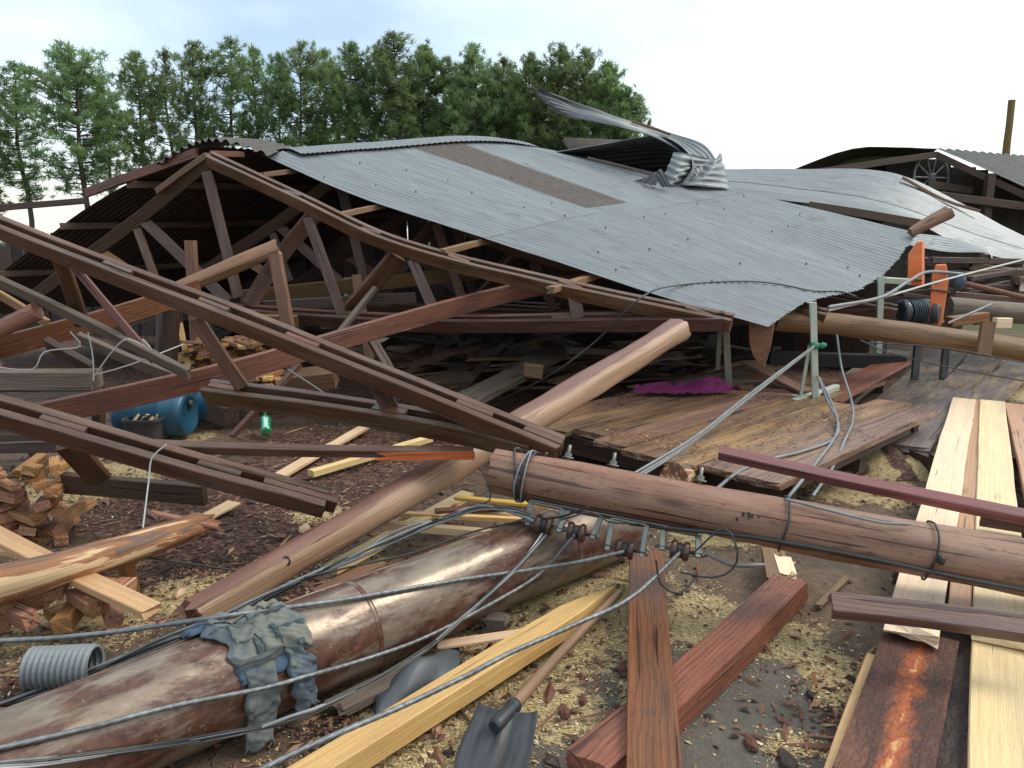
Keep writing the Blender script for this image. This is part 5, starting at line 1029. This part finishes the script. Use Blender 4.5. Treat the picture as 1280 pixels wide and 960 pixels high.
cable([G(170, 1060, .02), P(290, 985, 1.75), P(340, 955, 1.85), P(420, 918, 1.98), P(500, 884, 2.12), P(580, 846, 2.28), P(640, 815, 2.42), P(720, 780, 2.64), P(790, 746, 2.85), INS[3] + pside * .03], .0095, 'thick twisted cable in front of the yellow stake, lowest of the cables')
wr = random.Random(31)
for k in range(6):
    j = lambda a: wr.uniform(-a, a)
    e = [G(-330, 960 + j(20), .03), P(-60 + j(3), 897 + j(9), 2.55), P(60, 862 + j(8), 2.65), P(200 + j(3), 805 + j(7), 2.75), P(279, 773 + j(6), 2.85), P(330, 748 + j(6), 2.95), P(430, 703 + j(5), 3.1), P(498 + j(8), 669 + j(5), 3.25), P(556, 648 + j(4), 3.35), P(598, 634 + j(4), 3.4), P(645, 640 + j(5), 3.4), INS[0] + V((j(.02), j(.01), j(.02)))]
    tube('cable', e, .0065 if k % 2 else .005, ('black_rubber', 'grey_wire', 'cable_metal')[k % 3], None, 'thin wire in the bundle running behind the pipe to the pole tip', 'cable', 'wire bundle behind the pipe', n=6, step=.05)
for k in range(6):
    j = lambda a: wr.uniform(-a, a)
    e = [G(-300, 1010 + j(20), .03), on_pipe(-60, 965 + j(4), .02), on_pipe(60, 951 + j(5), .02), on_pipe(200, 933 + j(4), .03), P(300, 915 + j(4), 2.15), P(363, 899 + j(4), 2.22), P(412, 880 + j(4), 2.32), P(514, 824 + j(5), 2.6), on_pipe(581, 771 + j(4), .02), on_pipe(649, 706 + j(4), .03), INS[0] + V((j(.015), -.03, -.03))]
    tube('cable', e, .006 if k % 2 else .0045, ('black_rubber', 'black_rubber', 'grey_wire')[k % 3] if k != 4 else 'white_wire', None, 'bright thin wire among the dark bundle in front of the pipe' if k == 4 else 'thin dark wire in the bundle hanging in front of the pipe', 'cable', 'wire bundle in front of the pipe', n=6, step=.05)
tube('cable', [P(380, 722, 3.0), P(440, 708, 3.1), P(520, 690, 3.25), P(590, 665, 3.4), P(650, 652, 3.5), P(700, 646, 3.4), P(735, 634, 3.3)], .005, 'black_rubber', None, 'single thin black wire above the middle of the pipe', 'cable', n=5)
for pts, lb in (([P(700, 650, 3.3), P(740, 640, 3.3), P(760, 652, 3.3), P(800, 655, 3.25)], 'looped black wire between first and second insulator'), ([P(868, 690, 3.1), P(905, 660, 3.1), P(922, 690, 3.05), P(915, 712, 3.05), P(890, 722, 3.05), P(850, 715, 3.1)], 'thin black wire loop right of the last insulator'), ([P(820, 700, 3.0), P(826, 730, 3.0), P(850, 742, 3.0), P(870, 722, 3.05)], 'thin wire curl hanging under the last insulator'), ([P(880, 690, 3.2), P(915, 706, 3.25), P(955, 706, 3.4)], 'grey cable end leading right from the insulators'), ([P(600, 585, 3.6), P(608, 600, 3.55), P(612, 625, 3.5), P(560, 645, 3.4), P(535, 652, 3.35), P(548, 648, 3.3)], 'wire loop hanging from the pole tip')):
    tube('wire', pts, .0045 if 'grey' not in lb else .010, 'black_rubber' if 'grey' not in lb else 'grey_wire', None, lb, 'wire', n=5)
# wires from the frame post
for k, (du, dv_) in enumerate(((0, 0), (3, 3), (6, 5))): tube('cable', [P(1019, 431 + k, 6.7), P(940, 490 + dv_, 5.7), P(870, 545 + dv_, 4.8), P(786 + du, 596 + dv_, 4.0), P(770, 612, 3.8)], .008, 'grey_wire', None, 'grey cable stretched from steel post down to the utility pole', 'cable', 'three stretched grey cables', n=6, step=.1)
mb = MB(); lathe(mb, [(-.03, .02), (-.02, .045), (.02, .045), (.03, .02)], P(1018, 432, 6.72), (0, 0, 1), 10); lathe(mb, [(0, .015), (.05, .03), (.08, .01)], P(1022, 433, 6.7), (1, 0, .2), 8); tag(mb.build('string_knot', 'green_string'), 'green string knot tied on the steel post', 'string')
for pts, lb in (([P(1022, 470, 6.7), P(1034, 500, 6.2), G(1048, 530, .345), G(1040, 550, .345), G(1000, 565, .345), G(955, 576, .345), P(920, 592, 4.4), P(895, 612, 3.9)], 'hanging cable that bends left across the deck corner'), ([P(1024, 472, 6.7), P(1042, 510, 6.0), G(1046, 540, .345), G(1022, 576, .345), P(985, 622, 4.1)], 'hanging cable that drops behind the pink board'), ([P(1046, 418, 6.8), P(1052, 460, 6.7), P(1064, 500, 6.2), P(1066, 525, 5.7), P(1056, 550, 5.1), P(1040, 585, 4.7), P(1016, 620, 4.3)], 'rightmost hanging cable beside the deck')):
    tube('cable', pts, .010, 'grey_wire', None, lb, 'cable', n=7)
for pts, lb in (([P(1075, 425, 7.0), P(1110, 440, 7.0), P(1180, 458, 6.8), P(1290, 478, 6.5)], 'thin dark wire sagging across the plank walk'), ([P(1085, 428, 7.1), P(1180, 435, 7.0), P(1290, 455, 6.8)], 'thin dark wire just below the weathered log')): tube('wire', pts, .006, 'black_rubber', None, lb, 'wire', n=5)
tube('wire', [P(208, 556, 3.72), P(190, 572, 3.7), P(186, 600, 3.68), P(181, 640, 3.6), P(175, 690, 3.5), P(172, 695, 3.5)], .0042, 'white_wire', None, 'pale wire hanging from lower left truss to the stripped log', 'wire', n=6)
tube('wire', [P(172, 695, 3.5), P(220, 702, 3.6), P(260, 708, 3.65), P(300, 714, 3.7)], .006, 'black_rubber', None, 'black wire lying right of the stripped log', 'wire', n=5)
tube('wire', [P(360, 462, 5.0), P(400, 488, 4.9), P(420, 505, 4.8)], .006, 'grey_wire', None, 'short grey wire dangling behind the front truss', 'wire', n=5)

# ------------------------------------------------------------------ left foreground
log('stripped_log', [P(-330, 838, 2.45), P(-60, 748, 2.85), P(60, 716, 3.05), P(170, 682, 3.4), P(255, 654, 3.8)], .098, .06, 'peeled_log', None, 'thick half-peeled log with pale scraped patches at left', 'log', n=22, jag=(.01, .07), step=.05)
beam('split_end', [P(190, 640, 3.62), P(268, 657, 3.75)], .05, .012, 'fire_wood', [o for o in C.objects if o.name.startswith('stripped_log')][0], jag=(.02, .05), fine=True)
log('prop', [G(166, 742, -.02), P(152, 692, 3.42)], .035, .04, 'fire_wood', None, 'short reddish prop under the stripped log', 'prop', n=8)
beam('plank', [P(-30, 655, 3.55), P(90, 716, 3.15), P(190, 764, 2.95)], .10, .035, 'yellow_wood', None, 'yellow plank passing under the stripped log', 'plank', jag=(.0, .01))
beam('plank', [P(-30, 678, 3.6), P(30, 690, 3.55)], .1, .03, 'pale_wood', None, 'pale greenish plank end at left edge below the firewood', 'plank')
fw = random.Random(17)
for row in range(7):
    for k in range(-3, 6):
        u = -14 + k * 18 + fw.uniform(-9, 9) - row * .5; v = 682 - row * 15 + fw.uniform(-6, 6)
        if u > 88 - row * 3: continue
        Y = 4.15 + fw.uniform(-.06, .06); p = P(u, v, Y); a = fw.gauss(-1.0, .55); d = V((math.cos(a), math.sin(a), fw.uniform(-.2, .2)))
        beam('firewood', [p - d * .02, p - d * .24], fw.uniform(.055, .11), fw.uniform(.03, .065), 'fire_wood', None, 'split reddish firewood block, %s row of the stacked pile at left edge' % ('bottom', 'second lowest', 'third lowest', 'middle', 'third highest', 'second highest', 'top')[row], 'firewood', 'firewood pile at left edge', jag=(.006, .01), up=(fw.uniform(-.4, .4), 0, 1), twist=0, amp=.0015)
for k in range(16):
    u = fw.uniform(-10, 150); v = 790 - fw.random() * 62 - (8 if u > 90 else 0); 
    if u > 100 and v < 745: v = 760
    p = P(u, v, 2.95 + (790 - v) * .002 + fw.uniform(-.05, .05)); p.z = max(p.z, .05); a = fw.gauss(-.9, .5); d = V((math.cos(a), math.sin(a), fw.uniform(-.1, .1)))
    beam('firewood', [p - d * .02, p - d * .22], fw.uniform(.06, .09), fw.uniform(.05, .08), 'fire_wood', None, 'split orange-brown block heaped under the stripped log', 'firewood', 'blocks under the stripped log', jag=(.006, .01), up=(fw.uniform(-.4, .4), 0, 1), amp=.0015)
beam('board', [G(60, 770, .04), G(150, 735, .05)], .09, .05, 'fire_wood', None, 'reddish board on the ground behind the yellow plank', 'board')
# corrugated drain pipe piece
cp = G(38, 836, .085); ce = G(120, 832, .088); ca = (ce - cp)
mb = MB(); prof = []; Lc = ca.length
for i in range(61): prof.append((Lc * i / 60, .078 + .006 * math.sin(i / 60 * 2 * math.pi * 11)))
inner = [(a, r - .008) for a, r in reversed(prof)]
t_ = ca.normalized(); s_ = t_.cross(V((0, 0, 1))).normalized(); u_ = s_.cross(t_); vs = []; gs = []; allp = prof + inner; n_ = 28
for a, r in allp:
    for j in range(n_): an = 6.28319 * j / n_; vs.append(cp + t_ * a + (s_ * math.cos(an) + u_ * math.sin(an)) * r); gs.append((a, r, an))
m_ = len(allp); mb.add(vs, [(i * n_ + j, i * n_ + (j + 1) % n_, ((i + 1) % m_) * n_ + (j + 1) % n_, ((i + 1) % m_) * n_ + j) for i in range(m_) for j in range(n_)], gs, True)
tag(mb.build('drain_pipe', 'grey_plastic'), 'short grey corrugated plastic pipe on the ground at left', 'plastic pipe')

# ------------------------------------------------------------------ barrels, bucket, bottle
def drum(c, axis, L, r, label, mat='blue_plastic'):
    root = thing('plastic_drum', label, 'drum', (c[0], c[1], 0)); mb = MB()
    lathe(mb, [(0, r * .5), (.0, r * .86), (.03, r * .97), (.08, r), (L * .32, r), (L * .34, r * 1.03), (L * .37, r * 1.03), (L * .39, r), (L * .64, r), (L * .66, r * 1.03), (L * .69, r * 1.03), (L * .71, r), (L - .07, r), (L - .03, r * .95), (L, r * .8), (L - .01, r * .76), (L - .012, .01)], c, axis, 26)
    mb.build('body', mat, root); mb = MB(); q = V(c) + V(axis).normalized() * L; lathe(mb, [(-.01, .03), (.022, .03), (.026, .022)], q + V((0, 0, r * .45)), axis, 12); mb.build('cap', 'dark_plastic', root); return root
c_ = G(140, 553, .0); drum(V((c_.x, c_.y + .2, .20)), (1, -.05, .02), .62, .20, 'blue plastic drum lying on its side behind the dark bucket')
c_ = G(205, 540, .0); drum(V((c_.x + .02, c_.y + .25, .21)), (1, -.30, .05), .52, .17, 'second blue plastic drum lying behind and right of the first')
bc = G(186, 553, 0); root = thing('bucket', 'dark square bucket with pale chips in front of the blue drum', 'bucket', (bc.x, bc.y, 0)); mb = MB()
def ringsq(w_, z, k=6): return [V((bc.x + w_ * (abs(math.cos(a)) ** .45) * math.copysign(1, math.cos(a)), bc.y + w_ * (abs(math.sin(a)) ** .45) * math.copysign(1, math.sin(a)), z)) for a in [6.28319 * i / 24 + .13 for i in range(24)]]
rings = [ringsq(.13, .0), ringsq(.155, .2), ringsq(.165, .205), ringsq(.165, .23), ringsq(.15, .23), ringsq(.125, .03)]
mb.add([q for r in rings for q in r], [(i * 24 + j, i * 24 + (j + 1) % 24, (i + 1) * 24 + (j + 1) % 24, (i + 1) * 24 + j) for i in range(5) for j in range(24)] + [tuple(range(120, 144))], [(q.x, q.y, q.z) for r in rings for q in r], False); mb.build('shell', 'dark_plastic', root)
for k in range(5): beam('wood_chip', [V((bc.x - .09 + .045 * k, bc.y - .05 + .03 * (k % 3), .19)), V((bc.x - .05 + .04 * k, bc.y - .02, .25 - .02 * (k % 2)))], .05, .012, 'pale_wood', None, 'pale wood chip lying in the dark bucket', 'wood chip', 'chips in the bucket')
beam('crate', [P(268, 512, 6.4), P(290, 520, 6.3)], .16, .16, 'dark_wood', None, 'small dark wooden box right of the blue drums', 'box')
gb = G(326, 548, .0); root = thing('bottle', 'crumpled green plastic bottle lying on the bark litter', 'bottle', (gb.x, gb.y, 0)); mb = MB(); ax_ = V((-.25, .75, .55)).normalized()
lathe(mb, [(0, .025), (.002, .043), (.03, .048), (.05, .045), (.08, .047), (.10, .044), (.14, .048), (.17, .042), (.20, .020), (.215, .015)], V((gb.x + .05, gb.y, .05)), ax_, 14); mb.build('body', 'green_bottle', root)
mb = MB(); lathe(mb, [(.216, .017), (.236, .017)], V((gb.x + .05, gb.y, .05)), ax_, 10); mb.build('cap', 'dark_plastic', root)

# ------------------------------------------------------------------ loose timber in the middle
lvb = beam('batten', [P(168, 556, 3.95), P(380, 563, 4.0), P(592, 567, 4.05)], .06, .05, 'truss_wood', None, 'thin grey-brown batten lying level below the front truss', 'batten', up=(0, -.3, 1))
beam('splinter', [P(478, 571, 3.98), P(592, 570, 4.02)], .012, .045, 'split_wood', lvb, jag=(.06, .01), fine=True)
for (a, b_, z0, z1, w_, h_, m_, lb) in [((338, 602), (455, 534), .03, .05, .10, .03, 'pale_wood', 'pale lath on the bark right of the green bottle'), ((388, 592), (538, 548), .04, .06, .07, .05, 'pale_wood', 'pale lath lying nearer to the trunk, with square left end'), ((255, 648), (292, 628), .03, .05, .10, .02, 'pale_wood', 'pale board tip under the sawn truss end'),
    ((412, 712), (585, 618), .05, .14, .10, .035, 'pale_wood', 'broad pale lath leaning beside the trunk'), ((482, 656), (626, 668), .16, .10, .05, .045, 'pale_wood', 'pale square lath lying across the lath pile'), ((500, 643), (690, 652), .12, .12, .04, .03, 'yellow_wood', 'thin yellow lath in the pile behind the pipe'), ((570, 622), (722, 636), .18, .20, .05, .02, 'yellow_wood', 'flat lath half hidden behind the pipe end'),
    ((560, 634), (660, 648), .10, .10, .04, .03, 'pale_wood', 'short pale lath in the middle of lath pile'), ((545, 640), (690, 628), .14, .14, .06, .03, 'red_wood', 'reddish strip under the pole tip'), ((395, 742), (470, 705), .02, .02, .09, .02, 'post_wood', 'flat brown strip of bark between trunk and pipe'), ((548, 806), (662, 790), .04, .07, .06, .014, 'pale_wood', 'small curled pale splinter left of the yellow stake')]:
    beam('lath', [G(a[0], a[1], z0), G(a[0], a[1], z0).lerp(G(b_[0], b_[1], z1), .5), G(b_[0], b_[1], z1)], w_, h_, m_, None, lb, 'lath', jag=(.006, .006))
# yellow pointed stake
st0 = G(372, 985, .07); st1 = G(768, 737, .10)
beam('stake', [st0, st0.lerp(st1, .5), st1], .115, .085, 'yellow_wood', None, 'fresh yellow timber stake with a pointed tip', 'stake', scale=lambda t: (1, 1) if t < .80 else (1 - (t - .80) / .20 * .93, 1 - (t - .80) / .20 * .6), up=(-.25, -.2, 1), amp=.003)
# shovel
sh_ = thing('shovel', 'old steel shovel with wooden handle on the sawdust', 'shovel', tuple(G(620, 920, 0)))
s0 = G(632, 893, .085); s1 = G(775, 740, .10); hd = (s1 - s0).normalized()
log('handle', [s0, s0.lerp(s1, .5) + V((0, 0, .012)), s1], .021, .018, 'handle_wood', sh_, n=12, amp=.0015, step=.05)
mb = MB(); lathe(mb, [(-.02, .020), (0, .027), (.10, .024), (.105, .029), (.125, .029), (.13, .022)], s0 - hd * .06, hd, 14); mb.build('socket', 'shovel_steel', sh_)
bd = G(596, 985, .03) - s0; bd = (G(600, 985, .02) - G(630, 893, .08)).normalized(); bs = bd.cross(V((0, 0, 1))).normalized(); bn = bs.cross(bd); bn = bn if bn.z > 0 else -bn
mb = MB(); vs = []; gs = []; na, nb2 = 22, 22
for i in range(na + 1):
    for j in range(nb2 + 1):
        a = i / na; b_ = j / nb2 * 2 - 1; wd = .118 * (min(1, .90 + a * .25)) * (1 - max(0, a - .7) ** 2 * 2.6)
        rib = .020 * math.exp(-(b_ / .13) ** 2) * max(0, 1 - a * 1.25); q = s0 + bd * (-.015 + .29 * a - .015 * abs(b_) ** 3 * (a < .1)) + bs * b_ * wd + bn * (rib * 1.3 + .007 * b_ * b_ - .006 * math.sin(a * 3.1) + .028 * max(0, abs(b_) - .93) * 3 - .012)
        if a < .04: q += bn * .012
        vs.append(q); gs.append((a * .3, b_ * .12, 0))
k = nb2 + 1; mb.add(vs, [(i * k + j, i * k + j + 1, (i + 1) * k + j + 1, (i + 1) * k + j) for i in range(na) for j in range(nb2)], gs, True); o = mb.build('blade', 'shovel_steel', sh_); o.modifiers.new('thickness', 'SOLIDIFY').thickness = .003
# roofing felt lump and wet rubble between pipe and stake
mb = MB(); vs = []; gs = []
for i in range(15):
    for j in range(9):
        q = G(470 + i * 7.5, 868 - i * 4.2 + j * 5, 0); q.z = .02 + .10 * math.exp(-((i - 7) / 5) ** 2) * math.sin(j / 8 * 3.14) + .02 * noise.noise(V((i * .4, j * .5, 2))); vs.append(q); gs.append((i * .04, j * .04, 0))
mb.add(vs, [(i * 9 + j, i * 9 + j + 1, (i + 1) * 9 + j + 1, (i + 1) * 9 + j) for i in range(14) for j in range(8)], gs, True); o = mb.build('felt_scrap', 'membrane'); o.modifiers.new('thickness', 'SOLIDIFY').thickness = .006; tag(o, 'dark blue-grey membrane scrap tucked between pipe and yellow stake', 'membrane')
beam('slab', [G(420, 885, .03), G(500, 845, .04)], .10, .03, 'grey_wood', None, 'grey muddy board in the gap below the pipe', 'board', jag=(.02, .02), fine=True)
beam('block', [G(608, 778, .04), G(632, 780, .04)], .08, .07, 'grey_wood', None, 'grey crumbled block against the lower side of the pipe', 'block', jag=(.02, .02), fine=True)
# red planks
beam('red_plank', [G(818, 975, .13), G(812, 820, .135), G(808, 694, .14)], .165, .05, 'red_wood', None, 'red-brown plank pointing at the viewer, overlapping the diagonal one', 'plank', up=(-.12, 0, 1), jag=(.01, .01))
beam('red_plank', [G(735, 968, .055), G(870, 850, .055), G(988, 735, .06)], .165, .095, 'red_wood', None, 'thick diagonal red-brown plank with dark wet side', 'plank', jag=(.01, .05), fine=True, up=(-.06, .05, 1))
pst = beam('plank_stub', [G(972, 728, .07), G(966, 690, .09)], .11, .06, 'post_wood', None, 'broken plank stub with a pale splintered end behind the diagonal plank', 'plank', jag=(.03, .03), fine=True)
beam('splintered_end', [G(985, 722, .085), G(978, 700, .095)], .08, .05, 'lumber_wood', pst, jag=(.03, .02), fine=True)
beam('pink_board', [P(900, 566, 4.3), P(1090, 608, 3.95), P(1300, 650, 3.6)], .075, .055, 'pink_wood', None, 'long board with pink-stained top lying across deck and lumber', 'board', up=(.1, -.5, 1))
beam('dark_plank', [P(1225, 648, 3.75), P(1310, 662, 3.6)], .09, .06, 'dark_wood', None, 'dark plank end under the pink board at right edge', 'plank')
beam('dark_plank', [P(1040, 757, 2.62), P(1160, 770, 2.55), P(1310, 790, 2.45)], .085, .055, 'dark_plank_wood', None, 'dark purple-brown plank with a slanted end over the lumber', 'plank', up=(.05, -.65, 1), jag=(.01, .01))
beam('stick', [G(1022, 757, .02), G(1058, 722, .02)], .035, .02, 'post_wood', None, 'small brown stick on the mud below the pole', 'stick', jag=(.02, .02))
# fresh lumber on the right
LZ = .20
def lum(a, b_, w_, h_, z, m_, lb, **k): return beam('lumber_plank', [G(a[0], a[1], z), G(a[0], a[1], z).lerp(G(b_[0], b_[1], z), .5), G(b_[0], b_[1], z)], w_, h_, m_, None, lb, 'plank', jag=k.pop('jag', (.01, .01)), **k)
lum((1205, 501), (1139, 792), .19, .05, LZ, 'lumber_wood', 'leftmost pale fresh plank running under the pole, with waney rounded end', jag=(.01, .03), fine=True)
lum((1223, 503), (1198, 770), .085, .045, LZ - .012, 'lumber_pink', 'narrow pinkish strip between the two pale planks')
lum((1240, 504), (1252, 800), .20, .05, LZ + .004, 'lumber_wood', 'second pale fresh plank with green-grey stain, right of narrow strip')
lum((1272, 508), (1335, 720), .20, .05, LZ, 'lumber_pink', 'third pinkish plank cut off by the right edge')
lum((1300, 560), (1370, 900), .2, .05, LZ - .06, 'lumber_wood', 'pale plank low in the stack at the right edge')
lum((1150, 798), (1100, 985), .26, .05, .13, 'bark_slab', 'bark-covered slab with bright orange scraped stripe', jag=(.02, .02), fine=True)
lum((1192, 790), (1185, 985), .14, .045, .10, 'bark_dark', 'dark cracked bark slab right of the orange-striped slab', jag=(.02, .02), fine=True)
lum((1250, 806), (1256, 985), .19, .05, .145, 'yellow_lumber', 'yellow fresh plank in the lower right corner', jag=(.01, .01))
lum((1092, 832), (1040, 985), .06, .09, .05, 'yellow_wood', 'yellow plank edge showing left of the bark slab')
for k, f in enumerate((.12, .5, .88)):
    a = G(1205, 501, .08).lerp(G(1139, 792, .08), f); beam('bearer', [a + V((-.1, .05, 0)), a + V((1.3, -.05, 0))], .09, .17, 'dark_wood', None, ('far', 'middle', 'near')[k] + ' dark bearer under the fresh lumber', 'bearer')
# single chunks of bark on the hardstanding
def chunk(u, v, s, lb, m_='bark_dark', e=1.4):
    p = G(u, v, 0); mb = MB(); rc = random.Random(u); n = 9; t = []; z0 = gz(p.x, p.y)
    for k in range(n): a = 6.283 * k / n; r = s * rc.uniform(.7, 1.15); t.append(V((p.x + math.cos(a) * r * .7, p.y + math.sin(a) * r * e, z0 + rc.uniform(.004, .012))))
    t2 = [q.lerp(V((p.x, p.y, q.z)), .18) + V((0, 0, rc.uniform(.008, .018))) for q in t]; c = V((p.x, p.y, z0 + .03))
    mb.add(t + t2 + [c], [(k, (k + 1) % n, n + (k + 1) % n, n + k) for k in range(n)] + [(n + k, n + (k + 1) % n, 2 * n) for k in range(n)], [(q.x * 1.3, q.y, 0) for q in t + t2 + [c]]); tag(mb.build('bark_piece', m_), lb, 'bark')
for a in ((940, 932, .035, 'reddish bark piece alone on the grey ground', 'bark_piece_mat'), (985, 950, .05, 'dark bark lump beside the reddish bark piece', 'bark_dark'), (705, 890, .035, 'red bark chip beside the shovel handle, larger one', 'bark_piece_mat'), (728, 876, .022, 'red bark chip beside the shovel handle, smaller one', 'bark_piece_mat'), (778, 838, .03, 'red bark sliver against the plank that points at the viewer', 'bark_piece_mat'), (1012, 868, .02, 'dark bark crumb near the lumber', 'bark_dark'), (545, 915, .03, 'pale chip left of the shovel blade', 'lumber_pink'), (225, 742, .035, 'pale flat chip beside the trunk', 'pale_wood'), (380, 660, .05, 'pale shaving patch on the bark litter', 'pale_wood')): chunk(*a)
beam('splinter', [G(1016, 840, .015), G(1020, 858, .015)], .012, .008, 'red_wood', None, 'small red splinter upright on the sawdust patch', 'splinter')
# peeled log butt under the deck
log('log_butt', [P(842, 596, 4.45), P(868, 590, 5.1)], .085, .09, 'peeled_log', None, 'pale log butt poking out under the deck edge', 'log', n=14)
